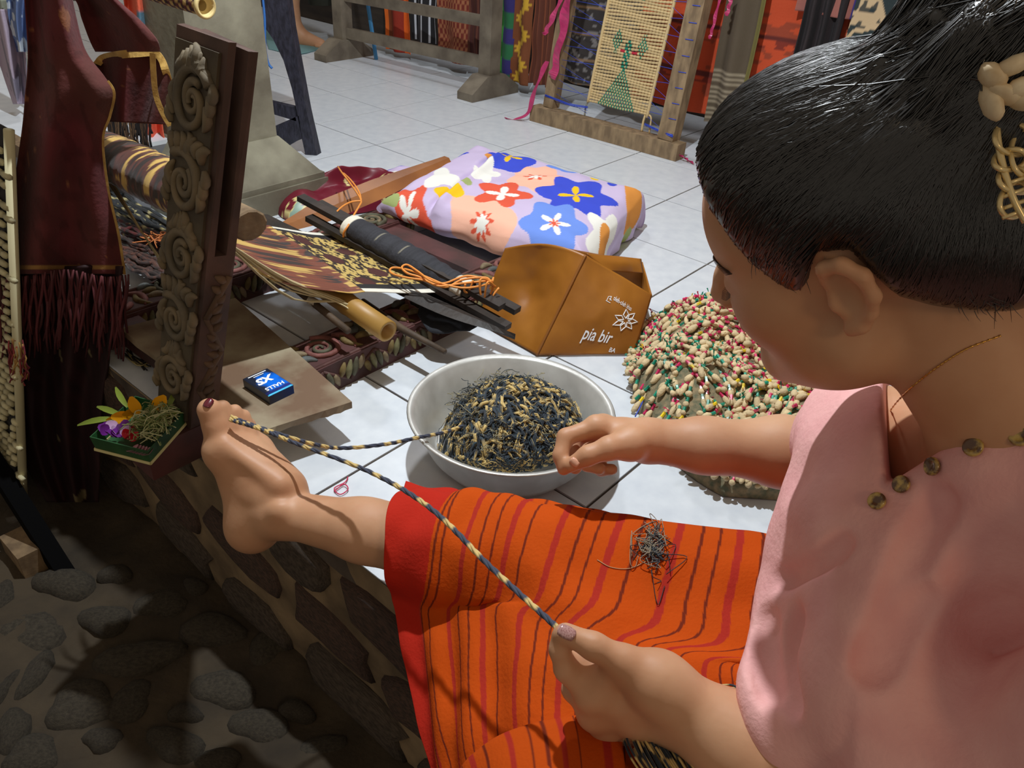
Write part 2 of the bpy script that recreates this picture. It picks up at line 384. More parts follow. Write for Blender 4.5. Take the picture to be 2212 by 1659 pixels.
# cross bars between the beams
MB().gbox(3.08, 4.055, -2.75, -2.55, 0.012, 0.05).build('cross_bar', m_red, loom)
MB().gbox(3.08, 4.055, -4.85, -4.70, 0.012, 0.05).build('cross_bar', m_red, loom)
# -- uprights
def post(b4, t4, full=True):
    B = [G(*c) for c in b4]; T = [G(*c) for c in t4]
    L = lambda t: [B[i] * (1 - t) + T[i] * t for i in range(4)]
    p = MB(); s0 = 0.52
    def cut(t, fu0, fu1, fv0, fv1):
        c = L(t); f = lambda a, e: c[0] * (1 - a) * (1 - e) + c[1] * a * (1 - e) + c[2] * a * e + c[3] * (1 - a) * e
        return [f(fu0, fv0), f(fu1, fv0), f(fu1, fv1), f(fu0, fv1)]
    p.hexa(cut(0, 0, 1, 0, 1), cut(s0, 0, 1, 0, 1))
    p.hexa(cut(s0, 0, 1, 0, .26), cut(1, 0, 1, 0, .26)); p.hexa(cut(s0, 0, 1, .68, 1), cut(0.985, 0, 1, .68, 1)); p.hexa(cut(s0, 0, .35, .26, .68), cut(.99, 0, .35, .26, .68))
    po = p.build('post', M('brown_post_wood', srgb(92, 66, 56), .75, col2=srgb(62, 44, 38), nscale=12, detail=8, bump=.3, bscale=60), loom)
    # broad carved face (towards -EY)
    mid = lambda t, a: (B[0] * (1 - t) + T[0] * t) * (1 - a) + (B[1] * (1 - t) + T[1] * t) * a
    sid = lambda t, a: (B[1] * (1 - t) + T[1] * t) * (1 - a) + (B[2] * (1 - t) + T[2] * t) * a
    hh = np.linalg.norm(T[0] - B[0]); ex_ = unit(B[1] - B[0]); ez = unit((T[0] + T[1]) / 2 - (B[0] + B[1]) / 2); n_ = unit(np.cross(ex_, ez))
    pk_ = MB(); pk_.hexa([mid(.02, .05), mid(.02, .05) + n_ * .004, mid(.975, .05) + n_ * .004, mid(.975, .05)], [mid(.02, .90), mid(.02, .90) + n_ * .004, mid(.975, .90) + n_ * .004, mid(.975, .90)])
    pk_.build('carved_ground', M('carving_ground', srgb(86, 76, 58), .8, col2=srgb(66, 56, 44), nscale=20, bump=.3, bscale=80), po); pl = MB(); y = 0.075; k = 0
    while y < hh - 0.05:
        t = y / hh; wl = np.linalg.norm(mid(t, 1) - mid(t, 0)) * .9; fr = frame_face(mid(t, .03) + n_ * 0.005, unit(mid(t, 1) - mid(t, 0)), ez, n_); q = wl / .09; fl_ = 1 if k % 2 else -1
        cx = wl * (0.46 if k % 2 else 0.54); spiral(pl, fr, cx, 0, 0.040 * q, 1.45, -fl_, 2.2 if k % 2 else 0.6, 0.0072); spiral(pl, fr, cx + 0.003, 0.004, 0.021 * q, 1.15, -fl_, 1.0, 0.006)
        for s in range(7):
            x0 = wl * (0.14 + 0.12 * s); leafy(pl, fr, x0, 0.036 + 0.004 * (s % 2), x0 + fl_ * .014 * (s - 3) / 3, 0.068 - 0.004 * abs(s - 3), 0.0058 * q, bend=0.35 * (1 if s > 3 else -1))
        for s in range(3):
            leafy(pl, fr, wl * (.07 + .05 * s), -.034 + .012 * s, wl * (.10 + .04 * s), -.008 + .016 * s, .0055, bend=.3); leafy(pl, fr, wl * (.93 - .05 * s), .030 - .014 * s, wl * (.88 - .03 * s), .004 - .016 * s, .0055, bend=.3)
        y += 0.096 * (1 + .12 * t); k += 1
    pl.build('carved_relief', m_relief, po, smooth=True)
    # narrow side below the slot: zigzag ribbon and leaves
    n2 = unit(np.cross(unit(B[2] - B[1]), ez)); sd = MB(); y = 0.01; k = 0
    while y < hh * s0 - 0.05:
        t0, t1 = y / hh, (y + .062) / hh; xa, xb = (.16, .84) if k % 2 else (.84, .16); o_ = n2 * .002
        sd.tube([sid(t0, xa) + o_, sid(t1, xb) + o_], 0.0045, 6)
        for s in range(4):
            t = (s + 0.5) / 4; xm = xa + (xb - xa) * t; tt = t0 + (t1 - t0) * t; xe = .95 if xm < .5 else .05; p0 = sid(tt, xm) + o_; p1 = sid(tt + .02, xm * .35 + xe * .65) + o_
            sd.tube(catmull([p0, (p0 + p1) / 2 + n2 * .001, p1], 6), [.002, .005, .0062, .006, .004, .0015], 6)
        y += 0.062; k += 1
    sd.build('carved_relief', M('brown_relief', srgb(104, 78, 54), 0.75, col2=srgb(80, 60, 46), nscale=20, bump=0.3, bscale=80), po, smooth=True)
    return po
post([(4.06, -5.10, .056), (4.36, -5.10, .056), (4.36, -4.955, .056), (4.06, -4.955, .056)], [(4.335, -4.805, .600), (4.735, -4.832, .600), (4.825, -4.765, .600), (4.44, -4.74, .606)])
post([(2.79, -5.0, .056), (3.07, -5.0, .056), (3.07, -4.82, .056), (2.79, -4.82, .056)], [(2.80, -4.86, .44), (3.06, -4.86, .44), (3.06, -4.68, .435), (2.80, -4.68, .435)])
# warp beam (board) held in the post slots; its end sticks out of the near post
m_bark = M('worn_timber', srgb(136, 112, 82), 0.8, col2=srgb(100, 80, 58), nscale=14, stretch=(3, 3, 1), bump=0.3, bscale=60)
A_, B_ = G(2.7, -4.63, .338), G(4.46, -4.68, .350)
MB().tube([A_, B_ - (B_ - A_) * .004, B_], [.027, .027, .024], 12, flat=0.8).build('warp_beam', m_bark, loom)

# ---- warp wound on the beam: brown and gold ikat
def ikat(a, s, seed=0, base=srgb(84, 40, 30), gold=srgb(196, 160, 84), dark=srgb(44, 30, 26), scale=1.0):
    "streaky tie-dyed colour for thread sheets: a runs across the threads, s along them"
    P = np.stack([a * 60 * scale, s * 7 * scale, np.full_like(a, seed)], -1); n1 = vnoise(P, 1.0, seed); n2 = vnoise(np.stack([a * 200, s * 14, a * 0], -1), 1.0, seed + 3)
    v = n1 + 0.55 * n2 + 0.18 * np.sin(s * 40 * scale) * np.sin(a * 26 * scale); v = v[..., None]
    c = np.where(v > 0.16, np.array(gold), np.where(v < -0.18, np.array(dark), np.array(base))); return c * (0.85 + 0.5 * (n2[..., None] + 0.3))
m_thread = MC('thread_sheet', 0.55, bump=0.5, bscale=30, bstretch=(1, 1, 1), sheen=0.2)
na, ns = 160, 40
ax = unit(B_ - A_); a0 = G(2.86, -4.635, .338); L_ = np.linalg.norm(G(4.05, -4.67, .346) - a0); up = np.array([0, 0, 1.0]); sd_ = np.cross(ax, up)
GA = np.zeros((na, ns, 3)); 
for i in range(na):
    t = i / (na - 1); r = 0.036 + 0.006 * math.sin(math.pi * t)
    for j in range(ns):
        th = 2 * math.pi * j / ns; GA[i, j] = a0 + ax * L_ * t + up * math.sin(th) * r * 0.92 + sd_ * math.cos(th) * r
aa = np.repeat(np.linspace(0, 1, na)[:, None], ns, 1) * 1.0; ss = np.repeat(np.linspace(0, .4, ns)[None], na, 0)
GA += (vnoise(GA, 160, 4) * 0.0018)[..., None]
warp = thing('ikat_warp', 'brown and gold tie-dyed warp wound on the loom beam and stretched to the bamboo', 'warp', G(3.6, -4.2, .1))
gridobj('wound_warp', GA, m_thread, warp, colors=ikat(aa * 0.36, ss), closed=True)
# warp sheet falling from the beam to the bamboo
Rw = [[G(2.98, -4.60, .30), G(3.5, -4.62, .297), G(4.06, -4.64, .294)], [G(3.02, -4.30, .225), G(3.55, -4.34, .215), G(4.12, -4.40, .205)], [G(3.16, -3.92, .168), G(3.65, -3.95, .158), G(4.20, -4.00, .148)], [G(3.22, -3.80, .162), G(3.72, -3.82, .150), G(4.24, -3.87, .140)]]
SW = loft(Rw, 40, 150); aa = np.repeat(np.linspace(0, .36, 150)[None], 40, 0); ss = np.repeat(np.linspace(0, .35, 40)[:, None], 150, 1)
SW[..., 2] += vnoise(np.stack([aa * 300, ss * 4, aa * 0], -1), 1.0, 2) * 0.002
gridobj('warp_sheet', SW, m_thread, warp, thick=0.0012, colors=ikat(aa, ss, 2, base=srgb(112, 52, 28)))
sel = MB(); cw = srgb(214, 196, 150)
for k in range(14):
    j = random.uniform(-.012, .012); e0 = G(4.07 + j, -4.63, .292); e1 = G(4.17 + j * 2, -4.0 + random.uniform(-.02, .02), .128); mid_ = (e0 + e1) / 2 + np.array([0, 0, -0.012 - 0.02 * random.random() * (k % 3)])
    sel.tube(catmull([e0, mid_, e1, G(4.30 + j, -3.98, .112)], 12), 0.0016, 5, np.array(cw) * random.uniform(.7, 1.05))
for k in range(10):
    e0 = G(2.93 + 0.01 * k, -4.64, .29); e1 = G(3.9, -4.70, .16 - 0.004 * k); sel.tube(catmull([e0, (e0 + e1) / 2 - np.array([0, 0, .012]), e1], 10), 0.0013, 5, np.array(cw) * random.uniform(.6, 1.05))
sel.build('selvedge_thread', MC('pale_thread', .7), warp, smooth=True)

# ---- bamboo, rods, swords, cloth roll, cord
m_bam = M('bamboo', srgb(196, 158, 82), 0.45, col2=srgb(170, 128, 62), nscale=6, stretch=(1, 1, 1))
bd = G(4.52, -3.95, .106); ba = G(3.05, -3.86, .128); dx = unit(bd - ba)
bam = MB().lathe([(.0135, -.42), (.0195, -.42), (.0195, -.36), (.0205, -.352), (.0195, -.345), (.0195, -.12), (.0206, -.112), (.0195, -.105), (.0196, 0), (.0135, 0.0), (.0130, -.06), (0.0, -.06)], bd, 20, axis=dx)
bam = bam.build('bamboo_tube', m_bam, None, True); tag(bam, 'hollow yellow bamboo tube lying across the warp', 'bamboo')
m_dk = M('dark_wood', srgb(58, 46, 38), 0.6, col2=srgb(36, 30, 26), nscale=12, stretch=(1, 1, 1), bump=0.5, bscale=60)
m_rod = M('brown_rod', srgb(98, 78, 58), 0.7, col2=srgb(70, 56, 42), nscale=20, bump=0.4, bscale=70)
o = MB().tube([G(3.2, -4.02, .142), G(3.8, -4.06, .122), G(4.36, -4.10, .104)], [.0068, .0066, .0062], 8).build('heddle_rod', m_rod, None, True); tag(o, 'thin brown rod with white thread loops beside the bamboo', 'rod')
hd = MB()
for k in range(16): hd.lathe([(.0072, 0), (.0082, .0006), (.0072, .0014)], G(3.98 + .004 * k, -4.072, .1165), 8, axis=EX, col=np.array(srgb(226, 218, 196)) * random.uniform(.85, 1))
OFF_ = OFF[o.name]; h_ = hd.build('thread_loop', MC('pale_thread'), o, True)
o = MB().tube([G(4.0, -3.70, .075), G(4.40, -3.72, .066), G(4.75, -3.72, .066)], [.007, .007, .005], 8).build('short_rod', m_rod, None, True); tag(o, 'short knobbly rod poking out behind the bamboo end', 'rod')
def blade(pts, wmax, th, mat, name, label, prof=None, side=None):
    P = catmull(pts, 30); d = unit(P[-1] - P[0]); sd = unit(side if side is not None else np.cross(d, (0, 0, 1))); up_ = np.cross(sd, d); V = []
    for i in range(30):
        t = i / 29; w_ = wmax * (prof(t) if prof else math.sin(math.pi * min(max(t, .02), .98)) ** .5)
        V += [P[i] - sd * w_, P[i] + up_ * th, P[i] + sd * w_, P[i] - up_ * th]
    F = [(i * 4 + j, i * 4 + (j + 1) % 4, i * 4 + 4 + (j + 1) % 4, i * 4 + 4 + j) for i in range(29) for j in range(4)] + [(3, 2, 1, 0), (116, 117, 118, 119)]
    o = obj(name, V, F, mat); 
    return tag(o, label, 'weaving sword')
blade([G(2.86, -3.64, .135), G(3.6, -3.58, .120), G(4.4, -3.52, .102), G(5.02, -3.42, .094)], .020, .006, m_dk, 'weaving_sword', 'long black wooden weaving sword running under the ikat cloth',
      prof=lambda t: 1.0 if t < .72 else max(0.04, 1 - ((t - .72) / .28) ** 1.6))
m_swd = M('smooth_brown_wood', srgb(164, 106, 58), 0.42, col2=srgb(132, 82, 46), nscale=7, stretch=(1, 1, 1), bump=0.1, bscale=50, coat=0.1)
s0, s1 = PZ(545, 520, .075), PZ(968, 345, .115)
bl = blade([s0, s0 * .67 + s1 * .33, s0 * .33 + s1 * .67, s1], .030, .007, m_swd, 'weaving_sword', 'smooth brown spindle-shaped weaving sword lying beside the floral cushion', prof=lambda t: max(.12, min(1.0, t / .30)) if t < .6 else max(.45, 1 - (t - .6) * 1.3), side=unit(np.cross(s1 - s0, (0.35, -0.45, 1.0))))
# ikat cloth in work
Rc = [[G(3.22, -3.80, .160), G(3.72, -3.82, .148), G(4.24, -3.87, .138)], [G(3.30, -3.55, .132), G(3.80, -3.54, .122), G(4.28, -3.55, .108)], [G(3.42, -3.28, .122), G(3.92, -3.27, .114), G(4.42, -3.30, .104)]]
nA, nS = 130, 260; CL = loft(Rc, nA, nS); aa = np.repeat(np.linspace(0, .17, nA)[:, None], nS, 1); ss = np.repeat(np.linspace(0, .31, nS)[None], nA, 0)
CL[..., 2] += 0.004 * np.sin(ss * 45 + aa * 20) * 0.5
v = vnoise(np.stack([aa * 190, ss * 120, aa * 0], -1), 1, 5) + .5 * vnoise(np.stack([aa * 420, ss * 160, aa * 0], -1), 1, 6)
pc = np.where(v[..., None] > .03, np.array(srgb(196, 168, 96)), np.array(srgb(48, 34, 28)))
for k, (a_, s_) in enumerate(((.03, .06), (.03, .16), (.03, .26), (.085, .11), (.085, .21), (.14, .06), (.14, .16), (.14, .26))):
    d_ = ((aa - a_) / .016) ** 2 + ((ss - s_) / .022) ** 2; pc = np.where(d_[..., None] < 1, np.array(srgb(74, 34, 30)), pc)
pc = np.where(((ss < .014) | (ss > .296))[..., None], np.array(srgb(230, 226, 212)), pc); pc = np.where(((ss > .014) & (ss < .028) | (ss > .275) & (ss < .296))[..., None], np.array(srgb(34, 32, 34)), pc)
ik = gridobj('ikat_cloth', CL, MC('ikat_weave', .8, bump=.3, bscale=200), None, thick=0.0015, colors=pc); tag(ik, 'half-woven ikat cloth of gold spots on dark brown with white edges', 'cloth')
# finished cloth rolled black on the breast beam, two flat sticks and orange cord
r0, r1 = G(3.50, -3.36, .150), G(4.52, -3.28, .112); dr = unit(r1 - r0); LR = np.linalg.norm(r1 - r0); sr = np.cross(dr, up)
roll = thing('cloth_roll', 'black woven cloth rolled on flat sticks and bound with white thread', 'cloth roll', (r0 + r1) / 2)
na, ns = 120, 30; GR = np.zeros((na, ns, 3)); cc = np.zeros((na, ns, 3))
for i in range(na):
    t = i / (na - 1); r = .0310 - .010 * max(0, (t - .55)) / .45 + 0.0022 * math.sin(t * 60) * .5
    for j in range(ns):
        th = 2 * math.pi * j / ns; sp = 1 + .05 * math.sin(th * 2 + 3 * t); GR[i, j] = r0 + dr * LR * t + (up_ := np.cross(sr, dr)) * math.sin(th) * r * .8 * sp + sr * math.cos(th) * r * sp
    cc[i] = srgb(226, 220, 202) if t < .055 else (np.array(srgb(46, 46, 52)) * random.uniform(.75, 1.2) if not (.90 < t < .985) else np.array(srgb(226, 220, 202)))
    if i in (34, 58): cc[i, 4:9] = srgb(140, 134, 116)
gridobj('rolled_cloth', GR, MC('black_cloth', .8, bump=.6, bscale=120), roll, colors=cc, closed=True)
for k, (du_, dz_) in enumerate(((-.02, .012), (.035, .0), (-.05, -.012))):
    a_ = r0 + EY * du_ * .5 + np.array([0, 0, dz_]) - dr * (.135 - .02 * k); b_ = r1 + EY * du_ * .5 + np.array([0, 0, dz_ * .9]) + dr * (.085 + .014 * k)
    MB().bar(a_, b_, .020, .011).build('flat_stick', m_dk, roll)
fl = loft([[G(4.18, -3.33, .098), G(4.5, -3.34, .090), G(4.74, -3.33, .092)], [G(4.26, -3.44, .086), G(4.5, -3.47, .076), G(4.72, -3.40, .082)], [G(4.34, -3.55, .073), G(4.52, -3.60, .064), G(4.70, -3.46, .07)]], 14, 20)
fl[..., 2] += vnoise(fl, 60, 1) * .008; gridobj('loose_flap', fl, M('black_cloth_flap', srgb(36, 38, 44), .85, bump=.5, bscale=150), roll, thick=.002)
m_cord = M('orange_cord', srgb(236, 150, 66), .5, bump=.2, bscale=90)
c = G(4.66, -3.27, .118); P = []
for k in range(7):
    a = k * 1.3; P += [G(4.66 + .03 * math.sin(a), -3.27, .118) + np.array([0, 0, .026 * math.sin(k * 2.1) + .01]) + EY * .022 * math.cos(k * 2.1)]
loop = lambda px_: [PZ(x, y, z) for x, y, z in px_]
P2 = loop([(1066, 608, .14), (1010, 596, .145), (960, 612, .14), (930, 606, .15), (905, 588, .15), (880, 572, .15), (868, 578, .15), (880, 590, .148), (905, 598, .145), (935, 612, .14), (965, 620, .138), (1000, 604, .142), (1050, 600, .145), (1062, 616, .135)])
P3 = loop([(1062, 606, .14), (1000, 612, .14), (950, 618, .14), (918, 606, .142), (880, 600, .142), (850, 592, .142), (842, 584, .142), (852, 578, .142), (885, 584, .144), (925, 600, .144), (965, 616, .14), (1010, 622, .138), (1058, 612, .138), (1066, 600, .14)])
cd_ = MB().tube(catmull(P2, 90), .0021, 6).tube(catmull(P3, 90), .0021, 6).tube(catmull(P, 60), .0021, 6)
cd_.tube(catmull(loop([(1005, 614, .142), (1003, 628, .128), (1010, 632, .12), (1016, 622, .13), (1022, 606, .144)]), 30), .0021, 6)
o = cd_.build('orange_cord', m_cord, None, True); tag(o, 'looped orange cord knotted round the stick end near the bag', 'cord')
zt = .16
P4 = loop([(745, 525, .125), (742, 505, .15), (752, 488, .165), (757, 478, .165), (766, 462, .165), (776, 445, .16), (780, 434, .155), (770, 415, .15), (752, 390, .15), (738, 372, .148), (730, 360, .12)])
P5 = loop([(780, 434, .155), (760, 436, .155), (740, 446, .16), (724, 462, .165), (719, 475, .155)])
P6 = loop([(780, 432, .155), (777, 418, .15), (768, 402, .15), (755, 386, .148), (742, 374, .13)])
o = MB().tube(catmull(P4, 60), .0021, 6).tube(catmull(P5, 30), .0021, 6).tube(catmull(P6, 30), .0021, 6).build('orange_cord', m_cord, None, True); tag(o, 'orange cord looped over the brown sword and dark sticks', 'cord')

# ================================================================ THINGS ON THE PLATFORM
# ---- stone-grey board across the beam, and the sweets box on it
m_board = M('stained_board', srgb(160, 148, 122), 0.75, col2=srgb(112, 86, 64), nscale=9, detail=9, contrast=(.38, .62), bump=0.25, bscale=50)
bq = [(3.28, -4.90), (4.66, -4.93), (4.78, -4.43), (3.40, -4.22)]
nb = 40; V = []; 
edge = lambda a, b_, n: [(a[0] + (b_[0] - a[0]) * i / n, a[1] + (b_[1] - a[1]) * i / n) for i in range(n)]
ring = edge(bq[0], bq[1], 14) + edge(bq[1], bq[2], 14) + edge(bq[2], bq[3], 14) + edge(bq[3], bq[0], 10)
jag = [(u + random.uniform(-.012, .012) * (14 <= i < 27), v + random.uniform(-.006, .006)) for i, (u, v) in enumerate(ring)]
n = len(ring); V = [G(u, v, .058) for u, v in jag] + [G(u, v, .070) for u, v in ring]
F = [tuple(range(n - 1, -1, -1)), tuple(range(n, 2 * n))] + [(i, (i + 1) % n, n + (i + 1) % n, n + i) for i in range(n)]
o = obj('flat_board', V, F, m_board); tag(o, 'flat stained grey-brown board with a broken edge under the sweets box', 'board')
# sweets box
zt = .070; hb = .0165; tp = [PZ(*p, zt + hb) for p in ((523.5, 818), (576, 794), (635.5, 830.5), (580.5, 856))]     # TL TR BR BL
xA = unit(tp[3] - tp[2] + tp[0] - tp[1]); xA[2] = 0; xA = unit(xA); yA = np.array([-xA[1], xA[0], 0])
if yA @ (tp[3] - tp[0]) < 0: yA = -yA
cb = sum(tp) / 4; bw = np.linalg.norm(tp[2] - tp[3]) * .97; bh = np.linalg.norm(tp[3] - tp[0]) * .99
box = thing('sweets_box', 'small dark blue sweets box with white lettering on the flat board', 'sweets box', cb - np.array([0, 0, hb]))
FB = lambda x, y, z=0.0: cb + xA * x + yA * y + np.array([0, 0, z])      # x from right to left of the picture, y towards the viewer
nx, ny = 46, 60; gx_ = np.linspace(-bw / 2, bw / 2, nx); gy_ = np.linspace(-bh / 2, bh / 2, ny)
top = np.array([[FB(x, y, -.0012 * (abs(x) > bw / 2 - .001) - .0012 * (abs(y) > bh / 2 - .001)) for y in gy_] for x in gx_]); X_, Y_ = np.meshgrid(gx_ / bw, gy_ / bh, indexing='ij')
ang = np.arctan2(Y_ - .02, X_ + .10); rad = np.hypot((Y_ - .02), (X_ + .10)); rays_ = .5 + .5 * np.cos(ang * 7 + 1)
bl_ = np.clip(1.5 - rad * 2.6 + .55 * rays_ - np.clip(X_ - .1, 0, 1) * 2.2 - np.clip(-Y_ - .25, 0, 1) * 5, 0, 1)[..., None]
tc_ = np.array(srgb(34, 40, 56)) * (1 - bl_) + np.array(srgb(10, 112, 232)) * bl_
tc_ = np.where((Y_ > .36)[..., None], np.array(srgb(36, 38, 70)) * .7 + np.array(srgb(20, 60, 170)) * .5 * np.clip(.8 - X_, 0, 1)[..., None], tc_); tc_ = np.where((Y_ > .46)[..., None], np.array(srgb(60, 190, 240)), tc_)
m_boxp = MC('printed_carton', .28, spec=.5)
gridobj('top_print', top, m_boxp, box, colors=tc_, flip=((np.cross(xA, yA))[2] > 0) is False)
sd = MB(); k_ = .0006
def bface(x0, y0, x1, y1, c0, c1):
    V = []; C_ = []
    for i in range(9):
        t = i / 8; 
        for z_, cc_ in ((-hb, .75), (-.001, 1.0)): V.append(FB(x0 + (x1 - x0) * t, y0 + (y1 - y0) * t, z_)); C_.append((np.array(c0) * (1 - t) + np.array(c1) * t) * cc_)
    sd.add(V, [(2 * i, 2 * i + 2, 2 * i + 3, 2 * i + 1) for i in range(8)] + [(2 * i + 1, 2 * i + 3, 2 * i + 2, 2 * i) for i in range(0)], np.array(C_))
hx, hy = bw / 2, bh / 2; DKB = srgb(52, 58, 72)
bface(-hx, hy, hx, hy, srgb(12, 70, 160), srgb(44, 52, 78)); bface(hx, hy, hx, -hy, DKB, DKB); bface(hx, -hy, -hx, -hy, DKB, DKB); bface(-hx, -hy, -hx, hy, DKB, srgb(12, 60, 150))
sd.add([FB(-hx, -hy, -hb), FB(hx, -hy, -hb), FB(hx, hy, -hb), FB(-hx, hy, -hb)], [(0, 1, 2, 3)], np.array(DKB)); sd.build('carton', m_boxp, box)
m_white = M('white_print', srgb(245, 247, 250), .5)
def flat_text(s, size, x, y, parent, mat=None, zf=.0004, frame=FB, shear=0.0, sy=1.0, name='lettering', bold=0.012):
    V2, F2 = textmesh(s, shear, bold); V2[:, 0] -= (V2[:, 0].min() + V2[:, 0].max()) / 2
    return obj(name, [frame(x + a * size, y + b_ * size * sy, zf) for a, b_ in V2], F2, mat or m_white, parent)
flat_text('HALLS', bw * .26, 0, hy - bh * .30, box, shear=.15, bold=.03); flat_text('XS', bw * .50, 0, -bh * .22, box, shear=.3, bold=.05)
tl = MB(); hw = bw * .36
tl.add([FB(-hw, -hy + .004, .0004), FB(hw, -hy + .004, .0004), FB(hw, -hy + .0062, .0004), FB(-hw, -hy + .0062, .0004)], [(0, 1, 2, 3)]); tl.add([FB(-hw * .55, -hy + .0088, .0004), FB(hw * .6, -hy + .0088, .0004), FB(hw * .6, -hy + .0106, .0004), FB(-hw * .55, -hy + .0106, .0004)], [(0, 1, 2, 3)])
tl.build('print_line', m_white, box)

# ---- palm leaf offering on the end of the beam
oq = [G(4.479, -5.368, .057), G(4.317, -5.10, .057), G(4.053, -5.20, .057), G(4.211, -5.49, .057)]
off_ = thing('flower_offering', 'small palm-leaf offering tray with petals and shredded green leaf on the beam end', 'offering', sum(oq) / 4)
oc = sum(oq) / 4; up1 = np.array([0, 0, .026]); lf = MB(); m_leaf = M('palm_leaf', srgb(36, 84, 44), .5, col2=srgb(24, 60, 32), nscale=30, stretch=(1, 1, .2))
for i in range(4):
    a, b_ = oq[i], oq[(i + 1) % 4]; ai, bi = a + (oc - a) * .03, b_ + (oc - b_) * .03
    lf.hexa([a, b_, bi, ai], [a + up1 + (a - oc) * .06, b_ + up1 + (b_ - oc) * .06, bi + up1 + (b_ - oc) * .06, ai + up1 + (a - oc) * .06])
lf.add([p + np.array([0, 0, .002]) for p in oq], [(0, 1, 2, 3)]); lf.build('leaf_tray', m_leaf, off_)
hem = MB()
for i in range(4): hem.tube([oq[i] + np.array([0, 0, .003]) + (oq[i] - oc) * .02, oq[(i + 1) % 4] + np.array([0, 0, .003]) + (oq[(i + 1) % 4] - oc) * .02], .0028, 5)
hem.build('pale_hem', M('pale_leaf_hem', srgb(196, 186, 132), .7), off_)
def opt(a, b_, z): return oq[0] * (1 - a) * (1 - b_) + oq[1] * a * (1 - b_) + oq[2] * a * b_ + oq[3] * (1 - a) * b_ + np.array([0, 0, z])   # a: front->right, b: front->left
sh = MB(); rr = random.Random(5)
for k in range(170):
    c0 = opt(rr.uniform(.22, .95), rr.uniform(.03, .5), .018 + rr.uniform(0, .022)); d = np.array([rr.gauss(0, 1), rr.gauss(0, 1), rr.gauss(0, .35)]); d = unit(d) * rr.uniform(.008, .018); e = np.array([rr.gauss(0, .006), rr.gauss(0, .006), rr.uniform(.0, .007)])
    sh.tube(catmull([c0 - d, c0 + e, c0 + d], 6), .0009, 4, np.array(rr.choice((srgb(128, 140, 84), srgb(160, 164, 112), srgb(96, 116, 62), srgb(184, 182, 140)))))
tag(sh.build('shredded_leaf', MC('shredded_leaf', .6), off_, True), kind='stuff')
def petal(mb, c, d, n_, L, w_, col, curl=.3):
    d = unit(d); s_ = unit(np.cross(d, n_)); n_ = np.cross(s_, d); V = []; k = 6
    for i in range(k):
        t = i / (k - 1); ww = w_ * math.sin(math.pi * (.12 + .8 * t)) ; base_ = np.asarray(c) + d * L * t + n_ * L * curl * t * t
        V += [base_ - s_ * ww + n_ * ww * .25, base_, base_ + s_ * ww + n_ * ww * .25]
    F = [(i * 3 + j, i * 3 + j + 1, i * 3 + 4 + j, i * 3 + 3 + j) for i in range(k - 1) for j in range(2)]; mb.add(V, F, col)
m_petal = MC('petal', .5)
for nm, spots_ in (('marigold_petal', [(.62, .62, .030, (-.1, .1, 1), .032, .009), (.80, .42, .030, (.55, .15, .75), .034, .010), (.58, .74, .026, (-.6, -.3, .2), .026, .009), (.68, .72, .028, (-.3, -.6, .3), .026, .008), (.5, .84, .022, (-.8, -.2, .1), .022, .008)]),):
    for a, b_, z_, d, L, w_ in spots_:
        mb = MB(); petal(mb, opt(a, b_, z_), d, (0.2, -.9, .3), L, w_, np.array(srgb(240, 168, 10)), .15); mb.build(nm, m_petal, off_, True)
for k in range(12):
    mb = MB(); a, b_ = (.12 + .05 * (k % 3), .62 + .08 * (k // 3)); petal(mb, opt(a + .06, b_, .022), (rr.gauss(0, 1), rr.gauss(0, 1), .7), (0, -.5, 1), .017, .0085, np.array(srgb(104, 34, 128) if k % 4 else srgb(196, 160, 200)) * rr.uniform(.8, 1.2), .3); mb.build('purple_petal', m_petal, off_, True)
for k in range(5):
    mb = MB(); petal(mb, opt(.16 + .03 * k, .44 + .03 * k, .020), (rr.gauss(0, 1), rr.gauss(0, .6), .6), (0, -.5, 1), .016, .007, np.array(srgb(186, 24, 44)), .3); mb.build('red_petal', m_petal, off_, True)
for k in range(6):
    mb = MB(); petal(mb, opt(.10, .10 + .055 * k, .014), (.3, -.4, .15), (0, -.4, 1), .020, .009, np.array(srgb(206, 142, 160)) * rr.uniform(.85, 1.1), .1); mb.build('pink_petal', m_petal, off_, True)
for a, b_, d, L in ((.45, .95, (-.75, -.3, .15), .05), (.75, .95, (-.5, .3, .5), .04), (.3, .7, (.7, .2, .35), .07), (.95, .25, (.1, .5, .7), .036), (.55, .9, (-.9, .1, .35), .045)):
    mb = MB(); petal(mb, opt(a, b_, .026), d, (0, -.6, .8), L, .0045, np.array(srgb(112, 128, 40)), -.6); mb.build('leaf_strip', m_petal, off_, True)

# ---- aluminium basin with tangled yarn
bc = np.array([.002, .974, 0.0]); m_alu = M('brushed_aluminium', srgb(206, 205, 200), .38, col2=srgb(184, 182, 176), nscale=20, metal=.45, bump=.06, bscale=25)
prof = [(0, .0015), (.100, .0015), (.108, .004), (.128, .030), (.146, .080), (.1565, .0865), (.1585, .0885), (.1565, .0905), (.1470, .0860), (.1310, .036), (.1175, .0200), (.1130, .0175), (.1085, .0195), (.1035, .0125), (.094, .0065), (0, .0065)]
bas = MB().lathe(prof, bc, 72).build('metal_basin', m_alu, None, True); tag(bas, 'round dented aluminium basin on the white tiles', 'basin')
NAVY = np.array(srgb(30, 42, 54)); NAV2 = np.array(srgb(44, 62, 74)); CRM = np.array(srgb(206, 178, 112)); yb = MB(); rr = random.Random(21)
inb = lambda x, y: (lambda r_: (x, y) if r_ < .107 else (x * .107 / r_, y * .107 / r_))(math.hypot(x, y))
HP = lambda x, y: .027 + .092 * max(0, 1 - ((x - .012) / .116) ** 2 - ((y + .002) / .128) ** 2) ** .62
